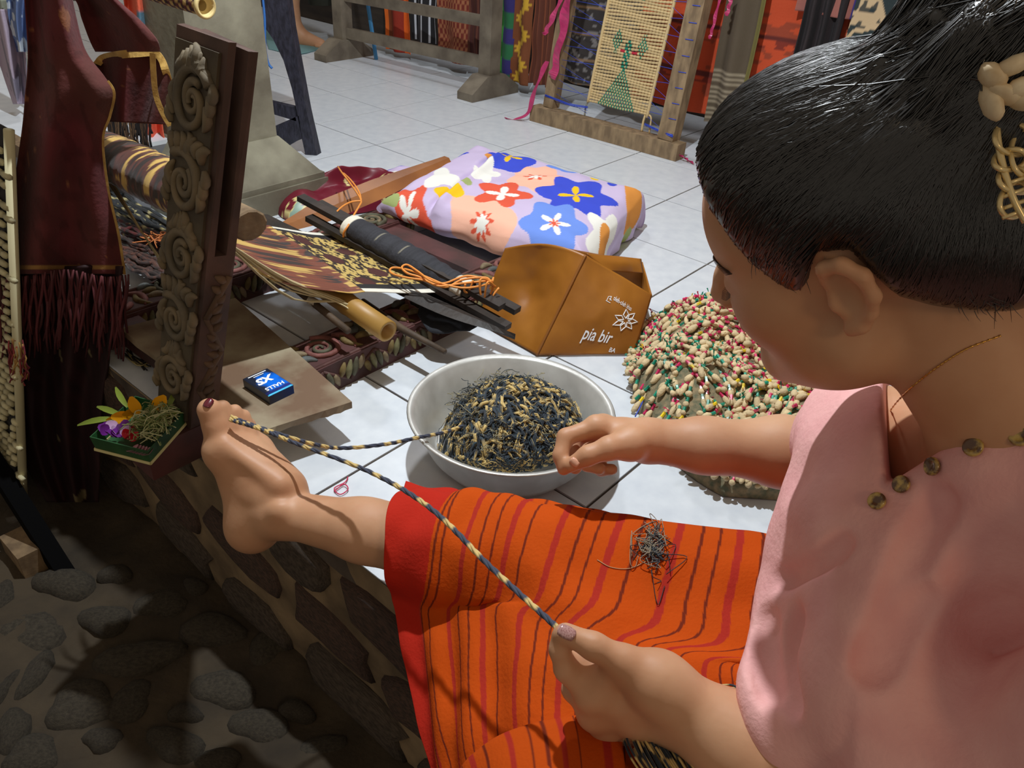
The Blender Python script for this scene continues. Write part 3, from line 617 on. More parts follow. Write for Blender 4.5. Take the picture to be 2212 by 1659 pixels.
def bands(k, r_, lo=.35):
    c = []; ph = r_.random(); f_ = r_.uniform(1.0, 2.2)
    for i in range(k):
        t = (i / (k - 1) * f_ + ph) % 1; c.append(CRM * r_.uniform(.85, 1.1) if t < lo * (1 if r_.random() > .06 else 0) else (NAVY if t < .8 else NAV2) * r_.uniform(.7, 1.2))
    return np.array(c)
for k in range(900):
    r0_ = .108 * math.sqrt(rr.random()); a0_ = rr.uniform(0, 6.28); x, y = .010 + r0_ * math.cos(a0_), r0_ * math.sin(a0_) * 1.05; th = a0_ + 1.57 + rr.gauss(0, .7); L = rr.uniform(.045, .12); P = []; cur = rr.gauss(0, 14)
    depth = -.018 * rr.random()
    for i in range(13):
        x, y = inb(x, y); P.append((bc[0] + x, bc[1] + y, HP(x, y) + depth + .005 * math.sin(i * 1.3 + k))); x += math.cos(th) * L / 12; y += math.sin(th) * L / 12; th += cur * L / 12 + rr.gauss(0, .25)
    fat = rr.choice((.0016, .0022, .003)); bc_ = bands(13, rr); yb.tube(P, [fat * (0.35 + .65 * math.sin(math.pi * (i + .6) / 13.2)) for i in range(13)], 5, bc_)
    for q_ in range(3): o_ = np.array([rr.gauss(0, .0018), rr.gauss(0, .0018), rr.uniform(0, .002)]); yb.tube(np.array(P) + o_, .0006, 3, bc_ * 1.1, cap=False)
for k in range(260):
    a0_ = rr.uniform(1.2, 5.4); r0_ = rr.uniform(.06, .105); x, y = .006 + r0_ * math.cos(a0_), r0_ * math.sin(a0_); P = [(bc[0] + x, bc[1] + y, HP(x, y))]
    for i in range(5): q_ = np.array(P[-1]) + np.array([rr.gauss(0, .006), rr.gauss(0, .006), rr.uniform(-.002, .005)]); xy = inb(q_[0] - bc[0], q_[1] - bc[1]); P.append((bc[0] + xy[0], bc[1] + xy[1], max(q_[2], .03)))
    yb.tube(catmull(P, 9), .0006, 3, np.array(rr.choice((srgb(70, 78, 78), srgb(150, 140, 104), NAVY))))
o = yb.build('dyed_yarn', MC('dyed_yarn', .75, sheen=.2), None, True); tag(o, 'tangled navy and cream tie-dyed yarn heaped in the basin', 'yarn', kind='stuff')

# ---- brown leathery tote bag slumped on the floor
m_bag = M('brown_coated_canvas', srgb(166, 106, 34), .42, col2=srgb(142, 86, 26), nscale=9, bump=.18, bscale=26, spec=.4)
B1, B2, B3 = PZ(1030, 693, .004), PZ(1160, 767, .003), PZ(1368, 765, .003); T1, T2, T3 = PZ(1092, 536, .150), PZ(1266, 551, .172), PZ(1407, 637, .098)
bag = thing('tote_bag', 'brown coated tote bag with white lettering slumped beside the basin', 'bag', (B1 + B2 + B3) / 3)
def patch(a, b_, c, d, n, bul, seed, edge_=None, amp=.006):
    "a b top edge, d c bottom edge"
    s = np.linspace(0, 1, n)[:, None, None]; t = np.linspace(0, 1, n)[None, :, None]; P = (a * (1 - s) + b_ * s) * (1 - t) + (d * (1 - s) + c * s) * t
    nn = unit(np.cross(b_ - a, d - a)); nn = nn if nn @ (CAM - a) > 0 else -nn; w_ = (np.sin(np.pi * s) * np.sin(np.pi * t)); P = P + nn * (w_ * bul) + nn * (vnoise(P, 16, seed) * amp + vnoise(P, 38, seed) * amp * .4)[..., None] * (w_ ** .5 + .1)
    if edge_ is not None: P = edge_(P, s, t)
    return P
def curl_top(P, s, t):
    P = P.copy(); P[..., 2] += (.016 * np.sin(np.pi * s) * (1 - t) ** 2)[..., 0]; return P
LP = patch(T1, T2, B2, B1, 44, -.026, 1, curl_top, .016); RP = patch(T2, T3, B3, B2, 44, .014, 2, None, .013)
gridobj('side_panel', LP, m_bag, bag, thick=.0022); gridobj('front_panel', RP, m_bag, bag, thick=.0022)
T4, T5, B4 = PZ(1386, 566, .105), PZ(1180, 528, .125), PZ(1400, 655, .003)
gridobj('back_panel', patch(T3, T4, B4, B3, 20, .01, 3), m_bag, bag, thick=.002); gridobj('back_panel', patch(T5, T4, B4, PZ(1130, 620, .004), 24, .012, 4), m_bag, bag, thick=.002)
gridobj('folded_rim', patch(T2 + np.array([0, .0, .002]), PZ(1384, 560, .120), PZ(1388, 590, .105), PZ(1310, 585, .14), 20, .008, 5), m_bag, bag, thick=.002)
sm = MB().tube(LP[-1] + np.array([-.001, -.002, .001]), .0028, 6); sm.build('seam_piping', M('bag_piping', srgb(140, 84, 26), .5), bag, True)
FRB = lambda P_: (lambda x, y, z=0.0: _bag(P_, x, y, z))
def _bag(P_, s, t, off):
    n = P_.shape[0]; s = min(max(s, 0), .999) * (n - 1); t = min(max(t, 0), .999) * (n - 1); i, j = int(s), int(t); f, g = s - i, t - j
    p = P_[i, j] * (1 - f) * (1 - g) + P_[i + 1, j] * f * (1 - g) + P_[i, j + 1] * (1 - f) * g + P_[i + 1, j + 1] * f * g
    nn = unit(np.cross(P_[i + 1, j] - P_[i, j], P_[i, j + 1] - P_[i, j])); nn = nn if nn @ (CAM - p) > 0 else -nn; return p + nn * off
def bag_text(s, x0, y0, size, aspect, bold=.0, slope=0.0):
    V2, F2 = textmesh(s, 0, bold); keep = [_bag(RP, x0 + a * size * aspect, y0 - b_ * size + slope * a * size * aspect, .0034) for a, b_ in V2]
    ok = [f for f in F2 if max(x0 + V2[i, 0] * size * aspect for i in f) < .985 and max(y0 - V2[i, 1] * size for i in f) < .99]
    return obj('lettering', keep, ok, m_white, bag)
def _serif(s): return s
bag_text('pia bir', .36, .80, .22, .60, .012, .10); bag_text('BA', .72, .955, .09, .62, .01, .2); bag_text('oleh-oleh khas', .52, .30, .085, .52, .004, .22)
fl_ = MB()
for k in range(7):                                             # outlined lotus mark
    a = -1.9 + k * .62 * 1.42; c_ = (.76, .50); tip = (c_[0] + .155 * math.cos(a), c_[1] + .15 * math.sin(a)); w_ = .24
    m1 = (c_[0] + .09 * math.cos(a - w_ * 1.6), c_[1] + .09 * math.sin(a - w_ * 1.6)); m2 = (c_[0] + .09 * math.cos(a + w_ * 1.6), c_[1] + .09 * math.sin(a + w_ * 1.6)); c1 = (c_[0] + .03 * math.cos(a), c_[1] + .03 * math.sin(a))
    pts = [_bag(RP, p[0], p[1], .0030) for p in (c1, m1, tip, m2, c1)]; fl_.tube(np.array([pts[0], pts[1], (pts[1] + pts[2]) / 2, pts[2], (pts[2] + pts[3]) / 2, pts[3], pts[4]]), .0011, 5)
fl_.build('flower_mark', m_white, bag)
sm_ = MB()
for a, b_ in (((.455, .285), (.49, .27)), ((.49, .27), (.485, .32)), ((.44, .335), (.50, .345)), ((.455, .285), (.45, .33)), ((.47, .30), (.505, .315))): sm_.tube([_bag(RP, *a, .0030), _bag(RP, *b_, .0030)], .0007, 4)
sm_.build('bird_mark', m_white, bag)

# ---- cushion in floral cotton
LAV = srgb(205, 188, 220); cq = [G(2.90, -2.56), G(4.62, -2.22), G(4.22, -.82), G(2.44, -1.02)]     # L F R B
nS_, nT_ = 250, 210; ex_ = 1.22; s = np.linspace(-ex_, ex_, nS_)[:, None]; t = np.linspace(-ex_, ex_, nT_)[None]
sc_, tc2 = np.clip(s, -1, 1), np.clip(t, -1, 1); so, to = np.abs(s) - np.abs(sc_), np.abs(t) - np.abs(tc2)
def bil(a, b_):
    a = (a[..., None] + 1) / 2; b_ = (b_[..., None] + 1) / 2; return (cq[0] * (1 - a) + cq[1] * a) * (1 - b_) + (cq[3] * (1 - a) + cq[2] * a) * b_
Sx, Tx = np.broadcast_arrays(s, t); rnd = lambda x: np.sign(x) * (1 - (1 - np.minimum(np.abs(x), 1)) ** 1.0)
CP = bil(np.broadcast_to(sc_, Sx.shape), np.broadcast_to(tc2, Sx.shape)); UNF = bil(Sx, Tx)
drop = np.maximum(so / (ex_ - 1), to / (ex_ - 1)); drop = np.broadcast_to(drop, Sx.shape); ed = np.maximum(np.abs(Sx), np.abs(Tx))
zt_ = .108 + .012 * (1 - np.clip(ed, 0, 1) ** 4) - .016 * np.clip((ed - .88) / .12, 0, 1) ** 2
zb_ = .004 + .040 * np.clip((-Tx - .2) / .8, 0, 1) + .02 * np.clip(-Sx, 0, 1)
CP[..., 2] = zt_ * (1 - drop) + zb_ * drop
cen = sum(cq) / 4; CP[..., :2] += (CP[..., :2] - cen[:2]) * (.03 * np.sin(np.pi * np.clip(drop, 0, 1)))[..., None]
fold = vnoise(np.stack([UNF[..., 0] * 9 + UNF[..., 1] * 5, UNF[..., 1] * 16 - UNF[..., 0] * 8, UNF[..., 0] * 0], -1), 1, 8); CP[..., 2] += fold * .014 * (1 - drop) + vnoise(UNF, 30, 9) * .005 * (1 - drop)
# a deep tucked crease from the back edge to the front left
cr0, cr1 = PZ(1060, 345, .11)[:2], PZ(935, 440, .11)[:2]; dcr = unit(cr1 - cr0); wv = UNF[..., :2] - cr0; al = wv @ dcr; ac = wv @ np.array([-dcr[1], dcr[0]])
msk = np.exp(-(np.clip(-al, 0, 9) + np.clip(al - np.linalg.norm(cr1 - cr0), 0, 9)) * 30); CP[..., 2] += msk * (-.014 * np.exp(-(ac / .008) ** 2) + .012 * np.exp(-((ac - .02) / .014) ** 2)) * (1 - drop)
CP[..., :2] += ((CP[..., :2] - cen[:2]) * (vnoise(UNF, 24, 6) * .10 * drop)[..., None])
pat = np.tile(np.array(LAV), (*Sx.shape, 1)); 
def flower(px_, py_, rx, ry, col, n=5, amp=.22, ph=0.0, z_=.11):
    c = PZ(px_, py_, z_); ax_ = abs(PZ(px_ + rx, py_, z_)[0] - c[0]); ay_ = abs(PZ(px_, py_ - ry, z_)[1] - c[1]); dx_ = (UNF[..., 0] - c[0]) / ax_; dy_ = (UNF[..., 1] - c[1]) / ay_
    th = np.arctan2(dy_, dx_); r_ = np.hypot(dx_, dy_); pat[r_ < 1 - amp / 2 + amp * np.cos(n * th + ph)] = col
WHT, RED_, BLU, LBL, PCH, YEL, ORA, GRN = srgb(240, 238, 230), srgb(226, 92, 66), srgb(62, 80, 206), srgb(112, 146, 228), srgb(250, 190, 164), srgb(240, 196, 30), srgb(226, 150, 70), srgb(164, 176, 112)
for a in ((1035, 472, 78, 50, PCH, 5, .14, .4), (1160, 392, 64, 30, PCH, 5, .16, 1.0), (1085, 428, 60, 26, RED_, 5, .24, .3), (878, 448, 48, 50, RED_, 5, .2, .9), (1245, 430, 82, 36, BLU, 6, .18, .5), (1195, 490, 70, 42, LBL, 6, .14, .2), (1100, 352, 56, 22, BLU, 5, .1, 0),
          (1230, 366, 46, 10, LBL, 4, .2, 0), (955, 388, 38, 22, WHT, 3, .3, .8), (1048, 380, 30, 22, WHT, 5, .25, 0), (1315, 500, 50, 42, WHT, 5, .24, .7), (970, 420, 34, 15, YEL, 2, .2, 1.2), (1003, 404, 16, 9, GRN, 2, .2, .6), (842, 420, 22, 10, GRN, 2, .2, 1), (1372, 424, 24, 30, ORA, 3, .1, 0),
          (1322, 400, 10, 8, BLU, 2, .05, 0), (1285, 387, 10, 5, YEL, 2, .1, 0), (1070, 535, 34, 22, BLU, 3, .08, 0), (1064, 342, 16, 6, ORA, 2, .2, 0), (985, 333, 26, 7, BLU, 4, .2, 0), (1180, 345, 20, 5, PCH, 3, .1, 0), (1400, 450, 14, 10, GRN, 2, .1, 0),
          (1085, 428, 30, 12, WHT, 4, .5, .6), (878, 440, 22, 22, WHT, 5, .5, .3), (1197, 488, 28, 17, WHT, 5, .5, .2), (1040, 475, 24, 12, RED_, 9, .3, 0), (1040, 475, 15, 7, WHT, 8, .2, 0), (1155, 390, 22, 7, RED_, 6, .4, 0), (1155, 390, 14, 5, WHT, 5, .3, 0), (1243, 429, 28, 13, YEL, 4, .7, 0),
          (1100, 348, 22, 8, YEL, 4, .6, .8), (1197, 488, 11, 6, RED_, 7, .4, 0), (1314, 498, 16, 24, ORA, 2, .05, 0)): flower(*a[:5], n=a[5], amp=a[6], ph=a[7])
cu = gridobj('floral_cushion', CP, MC('printed_cotton', .85, bump=.25, bscale=60, spec=.25), None, colors=pat); tag(cu, 'flat cushion wrapped in lavender cotton with bold red blue and peach flowers', 'cushion')
bt = MB().hexa([q_ * .97 + cen * .03 + np.array([0, 0, z_]) for q_, z_ in zip(cq, (.062, .05, .004, .03))], [q_ * .97 + cen * .03 + np.array([0, 0, .09]) for q_ in cq]); OFF[cu.name] = OFF[cu.name]; bt.build('pad', M('pad_cloth', srgb(120, 110, 130), .9), cu)

# ---- satin sarong heap, dark red with cream flowers, and a lavender cloth end
def heap(name, label, c0, rx, ry, h, ang_, mat, colf, seed, n=90, cat='cloth'):
    s = np.linspace(-1, 1, n); X, Y = np.meshgrid(s, s, indexing='ij'); r = np.hypot(X, Y); k = np.maximum(np.abs(X), np.abs(Y)) / np.maximum(r, 1e-6); X2, Y2 = X * k, Y * k; ca, sa = math.cos(ang_), math.sin(ang_)
    P = np.stack([X2 * rx, Y2 * ry, X2 * 0], -1); n1 = vnoise(P, 14, seed); n2 = vnoise(P, 34, seed + 1); e = np.clip(1 - np.hypot(X2, Y2), 0, 1)
    P[..., 2] = h * e ** .45 * (.75 + .9 * n1) + .016 * n2 * e ** .3 + .003; P[..., 0] += n1 * .05; W = np.stack([P[..., 0] * ca - P[..., 1] * sa, P[..., 0] * sa + P[..., 1] * ca, P[..., 2]], -1) + np.array([c0[0], c0[1], 0])
    W[..., 2] = np.maximum(W[..., 2], .002); o = gridobj(name, W, mat, None, colors=colf(P)); return tag(o, label, cat)
def satin(P):
    c = np.tile(np.array(srgb(112, 22, 42)), (*P.shape[:2], 1)); v = vnoise(P, 22, 40) ; w_ = vnoise(P, 60, 41); c[(v > .09) & (w_ > -.10)] = srgb(222, 206, 140); c[(v > .24) & (w_ > .0)] = srgb(150, 176, 160); return c
heap('sarong_heap', 'crumpled dark red satin sarong with cream flowers by the column', PZ(742, 412, .03), .10, .19, .11, -.75, MC('satin', .42, spec=.5), satin, 3)
def lavc(P):
    c = np.tile(np.array(LAV), (*P.shape[:2], 1)); c[vnoise(P, 25, 44) > .12] = srgb(70, 84, 200); c[vnoise(P, 25, 47) > .2] = srgb(240, 238, 230); return c
heap('cloth_end', 'lavender printed cloth end lying behind the brown sword', PZ(858, 372, .02), .085, .05, .03, .5, MC('printed_cotton'), lavc, 6)

# ---- knotted tie-dye bundle (tied yarn waiting to be dyed)
kb = MB(); tl_ = MB(); pk = MB(); yl = MB(); bl2 = MB(); rr = random.Random(9); BEI = np.array(srgb(214, 192, 150))
kc = np.array([.42, 1.19]); inside = lambda x, y: ((x - .42) / .215) ** 2 + ((y - 1.17) / .31) ** 2 < 1 and y > .90 and (x > .2)
KH = lambda x, y: max(.012, (.075 * max(0, 1 - (((x - .42) / .225) ** 2 + ((y - 1.17) / .32) ** 2) ** 1.5) + .028 + .03 * math.sin(x * 24 + y * 9) * math.sin(y * 17 - x * 6) - .05 * math.exp(-((x - .50) / .06) ** 2 - ((y - 1.24) / .07) ** 2)))
def bobble(c, d, L, w_):
    d = unit(d); s_ = unit(np.cross(d, (0, 0, 1))); A = np.array([s_, np.cross(d, s_), d]); kb.blob(c, (w_, w_ * .9, L / 2), A, 7, 5, BEI * rr.uniform(.82, 1.08), .08)
nrow = 125
for i in range(nrow):
    off0 = (i / (nrow - 1) - .5) * .72; a_ = .9 + .5 * math.sin(i * .13); x, y = kc[0] - .3 * math.cos(a_) - off0 * math.sin(a_), kc[1] - .3 * math.sin(a_) + off0 * math.cos(a_); th = a_
    step = 0
    while step < 80:
        L = rr.choice((.008, .010, .013, .016, .022)); th += rr.gauss(0, .10) + .06 * math.sin(x * 30 + i); x2, y2 = x + math.cos(th) * (L + .006), y + math.sin(th) * (L + .006)
        if inside((x + x2) / 2, (y + y2) / 2):
            z0, z1 = KH(x, y), KH(x2, y2); j = rr.gauss(0, .005); d = np.array([x2 - x, y2 - y, (z1 - z0) * .8]); bobble(np.array([x, y, z0 + j]) + d * .45, d, L * 1.15, rr.uniform(.0042, .0070))
            e = np.array([x, y, z0 + j]) + d * .92; tgt, cl = (tl_, srgb(24, 140, 112)) if rr.random() < (.62 if math.sin(x * 21 + y * 13) > -.2 else .2) else (pk, srgb(206, 44, 96)) if rr.random() < .88 else (yl, srgb(230, 200, 40))
            dd = unit(d); tgt.tube([e - dd * .005, e, e + dd * .005], [.0030, .0027, .0030], 5, np.array(cl) * rr.uniform(.7, 1.2))
            if rr.random() < .55:
                for _ in range(2): q_ = unit(np.array([rr.gauss(0, 1), rr.gauss(0, 1), abs(rr.gauss(0, .9)) + .1])) * rr.uniform(.006, .016); tgt.add([e, e + q_ + np.array([.0022, 0, 0]), e + q_ - np.array([.0010, .0018, 0])], [(0, 1, 2), (2, 1, 0)], np.array(cl) * rr.uniform(.8, 1.3))
        x, y = x2, y2; step += 1
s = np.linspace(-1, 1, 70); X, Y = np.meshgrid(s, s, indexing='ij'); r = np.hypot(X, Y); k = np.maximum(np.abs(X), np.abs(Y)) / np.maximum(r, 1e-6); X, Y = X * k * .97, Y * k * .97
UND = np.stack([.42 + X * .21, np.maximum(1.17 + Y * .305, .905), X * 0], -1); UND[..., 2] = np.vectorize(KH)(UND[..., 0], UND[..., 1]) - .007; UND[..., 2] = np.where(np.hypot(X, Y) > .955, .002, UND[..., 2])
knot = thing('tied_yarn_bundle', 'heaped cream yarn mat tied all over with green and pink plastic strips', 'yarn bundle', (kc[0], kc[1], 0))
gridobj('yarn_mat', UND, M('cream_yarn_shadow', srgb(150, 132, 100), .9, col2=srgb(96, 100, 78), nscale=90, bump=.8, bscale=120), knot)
tag(kb.build('yarn_knot', MC('cream_yarn', .85, bump=.5, bscale=300), knot, True), kind='stuff'); m_pl = MC('plastic_strip', .3, spec=.6)
tag(tl_.build('green_tie', m_pl, knot), kind='stuff'); tag(pk.build('pink_tie', m_pl, knot), kind='stuff'); tag(yl.build('yellow_tie', m_pl, knot), kind='stuff')
for P in ([(1372, 900, .02), (1385, 875, .03), (1400, 840, .04), (1425, 820, .05), (1450, 815, .06)], [(1380, 850, .02), (1420, 845, .05), (1450, 860, .05)], [(1378, 812, .02), (1392, 850, .02), (1410, 818, .03), (1395, 880, .02)], [(1470, 815, .07), (1500, 795, .08), (1530, 780, .085)]):
    bl2.tube(catmull([PZ(*p) for p in P], 24), .0011, 5)
bl2.build('blue_tie', M('blue_string', srgb(50, 80, 200), .4), knot, True)
# stray threads on the floor
o = MB().tube(catmull([PZ(722, 1062, .002), PZ(742, 1046, .004), PZ(752, 1056, .004), PZ(735, 1068, .003), PZ(722, 1055, .003), PZ(745, 1042, .003), PZ(752, 1030, .003)], 40), .0009, 5).build('red_thread', M('red_thread', srgb(206, 50, 90), .6), None, True); tag(o, 'loose red thread curled on the tiles beside the shin', 'thread')

# ================================================================ BACKGROUND
m_gw = M('grey_teak', srgb(128, 118, 102), .8, col2=srgb(96, 86, 74), nscale=12, detail=8, bump=.3, bscale=60)
rack = thing('wooden_rack', 'grey wooden clothes rack with two rails and block feet', 'rack', G(-1.1, 1.5, 0))
for u, v in ((-2.53, 1.45), (.30, 1.55)):
    h = .135; 
    MB().hexa([G(u - h, v - .45, 0), G(u + h, v - .45, 0), G(u + h, v + .45, 0), G(u - h, v + .45, 0)], [G(u - h, v - .45, .028), G(u + h, v - .45, .028), G(u + h, v + .45, .028), G(u - h, v + .45, .028)]).hexa([G(u - h, v - .45, .028), G(u + h, v - .45, .028), G(u + h, v + .45, .028), G(u - h, v + .45, .028)], [G(u - h, v - .17, .082), G(u + h, v - .17, .082), G(u + h, v + .17, .082), G(u - h, v + .17, .082)]).build('foot', m_gw, rack)
    MB().hexa([G(u - .10, v - .10, .082), G(u + .10, v - .10, .082), G(u + .10, v + .10, .082), G(u - .10, v + .10, .082)], [G(u - .10, v - .10, .9), G(u + .10, v - .10, .9), G(u + .10, v + .10, .9), G(u - .10, v + .10, .9)]).build('post', m_gw, rack)
for z0, z1 in ((.085, .130), (.235, .275), (.86, .9)): MB().hexa([G(-2.45, 1.42, z0), G(.22, 1.52, z0 + .012), G(.22, 1.58, z0 + .012), G(-2.45, 1.48, z0)], [G(-2.45, 1.42, z1), G(.22, 1.52, z1 + .012), G(.22, 1.58, z1 + .012), G(-2.45, 1.48, z1)]).build('rail', m_gw, rack)
m_text = MC('woven_textile', .85, bump=.3, bscale=160)
def hang(name, label, u0, u1, v, z0, z1, colf, waves=3, amp=.05, lean=0.0, n=(90, 110), group=None, cat='textile'):
    a = np.linspace(0, 1, n[0])[:, None]; b_ = np.linspace(0, 1, n[1])[None]; A, B = np.broadcast_arrays(a, b_); U_ = u0 + (u1 - u0) * A; Z_ = z0 + (z1 - z0) * B; V_ = v + amp * np.sin(A * waves * 6.28 + B) * (.5 + .5 * (1 - B)) + lean * (1 - B)
    P = OG + EX * (.3 * U_)[..., None] + EY * (.3 * V_)[..., None]; P[..., 2] = Z_; P = P + EY * (vnoise(P, 12, int(u0 * 7)) * .02)[..., None]
    o = gridobj(name, P, m_text, None, thick=.002, colors=colf(A, B, (z1 - z0) * (1 - B), (u1 - u0) * .3 * A)); return tag(o, label, cat, group)
sel3 = lambda conds, cols, base: (lambda r: r)([np.select([c[..., None] for c in conds], [np.array(k) for k in cols], np.array(base))][0])
hang('hanging_textile', 'orange and rust striped textile hanging left of the striped black one', -2.28, -1.74, 2.05, .03, .9, lambda A, B, h, w: sel3([A < .08, A < .35, A < .72], [srgb(226, 106, 30), srgb(128, 62, 30), srgb(150, 44, 24)], srgb(232, 100, 24)), 1.5)
hang('hanging_textile', 'black textile with white vertical stripes hanging behind the rack', -1.70, -1.18, 2.05, .10, .9, lambda A, B, h, w: sel3([np.abs((A * 5) % 1 - .5) < .12], [srgb(196, 198, 206)], srgb(26, 24, 28)), 1.5)
hang('hanging_textile', 'rust and tan checked textile hanging behind the rack', -1.16, -.58, 2.05, .05, .9, lambda A, B, h, w: sel3([((A * 9) % 1 < .4) ^ ((h * 28) % 1 < .4)], [srgb(164, 104, 70)], srgb(118, 42, 30)), 1)
hang('hanging_textile', 'plain dark brown striped textile beside the right rack post', -.56, -.02, 2.05, .06, .9, lambda A, B, h, w: sel3([(A * 8) % 1 < .3], [srgb(104, 56, 40)], srgb(74, 34, 28)), 2)
hang('hanging_textile', 'green and purple checked textile right of the rack post', .02, .36, 1.95, .02, .9, lambda A, B, h, w: sel3([(A < .3) & ((h * 9) % 1 < .5), A < .3, (h * 9) % 1 < .5], [srgb(96, 208, 88), srgb(60, 150, 66), srgb(52, 44, 112)], srgb(44, 112, 70)), 1)
hang('hanging_textile', 'brown textile with curling gold embroidery', .34, .66, 1.93, .04, .9, lambda A, B, h, w: sel3([np.abs(A - .5 - .22 * np.sin(h * 58)) < .17 + .05 * np.sin(h * 400)], [srgb(206, 162, 48)], srgb(120, 66, 34)), 1)
hang('hanging_textile', 'plain reddish brown textile beside the gold embroidered one', .64, .98, 1.98, .05, .9, lambda A, B, h, w: sel3([(A * 6) % 1 < .2], [srgb(134, 72, 46)], srgb(98, 50, 34)), 2)
def greyp(A, B, h, w): v = vnoise(np.stack([A * 30, h * 90, A * 0], -1), 1, 3); return sel3([v > .18, (h * 11) % 1 < .05], [srgb(130, 126, 124), srgb(150, 120, 90)], srgb(56, 50, 48))
hang('hanging_textile', 'dark grey patterned textile seen through the weaving frame', .96, 2.35, 2.1, .08, .9, greyp, 3)
def orng(A, B, h, w):
    v = vnoise(np.stack([A * 26, h * 60, A * 0], -1), 1, 13); band = (h * 7) % 1; c = sel3([band < .10, (band < .26) & (v > -.05), v > .22], [srgb(96, 34, 26), srgb(128, 44, 28), srgb(150, 62, 36)], srgb(196, 74, 36)); return c
hang('hanging_textile', 'large orange red songket textile with dark bands at the right', 2.30, 4.75, 1.85, .10, .95, orng, 3, .04, n=(160, 140))
hang('hanging_textile', 'olive brown fringed textile beside the right frame post', 3.42, 3.84, 1.62, .10, .9, lambda A, B, h, w: sel3([A > .86, ((h > .62) & ((h * 60) % 1 < .4))], [srgb(120, 112, 60), srgb(150, 138, 116)], srgb(86, 74, 58)), 1.5)
def frg(A, B, h, w): return sel3([(A * 7) % 1 < .5], [srgb(30, 26, 28)], srgb(44, 36, 38))
hang('hanging_textile', 'black fringed shawl over the orange textile', 4.22, 4.62, 1.70, .335, .95, frg, 3)
hang('hanging_textile', 'pink brown textile above the black shawl', 4.1, 4.7, 1.76, .46, .95, lambda A, B, h, w: sel3([(A > .93)], [srgb(60, 50, 120)], srgb(150, 92, 82)), 1)
def batik(A, B, h, w):
    v = vnoise(np.stack([w * 26, h * 26, A * 0], -1), 1, 23); v2 = vnoise(np.stack([w * 70 + h * 20, h * 90, A * 0], -1), 1, 24); return sel3([(v > .05) | (v2 > .26), (v2 > .1) & (v < -.1)], [srgb(34, 46, 48), srgb(70, 66, 58)], srgb(190, 164, 128))
hang('hanging_textile', 'black and beige leaf batik behind the hair bun', 4.72, 7.4, 1.6, .37, 1.0, batik, 3, .04, n=(260, 110))
hang('hanging_textile', 'dark plain textile below the leaf batik', 4.76, 7.4, 1.66, .05, .40, lambda A, B, h, w: sel3([A < 0], [srgb(0, 0, 0)], srgb(52, 40, 42)), 3)

# ---- upright weaving frame with a half-made cream panel
m_fw = M('pale_frame_wood', srgb(156, 132, 100), .8, col2=srgb(118, 98, 74), nscale=16, stretch=(3, 3, 1), detail=8, bump=.4, bscale=60)
fr_ = thing('upright_loom', 'upright wooden weaving frame strung with blue cord', 'loom', G(2.4, 1.2, 0)); FV = lambda z: 1.22 + .25 * z
FP = lambda u, z, d=0.0: G(u, FV(z) + d, z)
MB().hexa([G(1.42, 1.06, 0), G(3.44, 1.10, 0), G(3.44, 1.28, 0), G(1.42, 1.24, 0)], [G(1.42, 1.06, .052), G(3.44, 1.10, .052), G(3.44, 1.28, .052), G(1.42, 1.24, .052)]).build('base_bar', m_fw, fr_)
MB().bar(FP(1.60, .052), FP(1.72, .85), .042, .042, up=EY).build('post', m_fw, fr_); MB().bar(FP(3.24, .052), FP(3.32, .85), .058, .05, up=EY).build('post', m_fw, fr_)
pan = thing('cream_woven_panel', 'cream knotted cord panel with green tree motif strung in the frame', 'panel', FP(2.5, .1))
CR_ = np.array(srgb(214, 188, 138)); TEA = np.array(srgb(22, 130, 104)); nrow = 44; mbp = MB()
for i in range(nrow):
    t = i / (nrow - 1); z = .105 + .40 * t; ul, ur = 2.13 + .10 * t, 2.92 + .085 * t; k = 90; P = []; R_ = []; C_ = []
    for j in range(k):
        a = j / (k - 1); P.append(FP(ul + (ur - ul) * a, z + .004 * a + .0015 * math.sin(a * 9 + i), -.012 * math.sin(math.pi * a) * .3)); R_.append(.0036 + .0012 * abs(math.sin(a * 60)))
        x = (a - .5) * 2; y = t * .42 / .42; c = CR_ * (.82 + .25 * abs(math.sin(a * 60))) * (.92 + .1 * math.sin(i * 2.1))
        if t < .30 and abs(x + .05) < .55 * (1 - t / .30) + .06 and (int(a * 45) + i) % 2 == 0: c = TEA
        if .30 <= t < .52 and abs(x + .05) < .10 and (int(a * 40) + i) % 3: c = TEA
        for bx in (-.45, .40):
            if .40 < t < .62 and abs(abs(x - bx) + abs(t - .5) * 1.6) < .17 and (int(a * 45) + i) % 2: c = TEA
        if abs(t - .445) < .012 and .12 < abs(x + .02) < .28: c = np.array(srgb(190, 40, 60))
        if .83 < t < .99 and abs(((x + .02) / .30) ** 2 + ((t - .99) / .15) ** 2 - 1) < .28: c = TEA
        C_.append(c)
    mbp.tube(P, R_, 6, np.array(C_))
for ul in (0, 1): mbp.tube([FP((2.125, 2.93)[ul] + (.10, .085)[ul] * t, .10 + .41 * t, -.01) for t in np.linspace(0, 1, 30)], .0055, 6, CR_ * .95)
mbp.build('knotted_cord', MC('cream_cord', .85), pan, True)
for pts_, r_, c_ in (([FP(2.13, .105), FP(2.10, .085), FP(2.10, .052)], .003, srgb(150, 150, 140)), ([FP(2.90, .105), FP(2.89, .085), FP(2.89, .052)], .004, srgb(214, 188, 138)), ([FP(2.94, .11), FP(2.98, .10), FP(2.99, .052)], .003, srgb(214, 188, 138))): MB().tube(catmull(pts_, 10), r_, 6, np.array(c_)).build('hanging_end', MC('cream_cord'), pan, True)
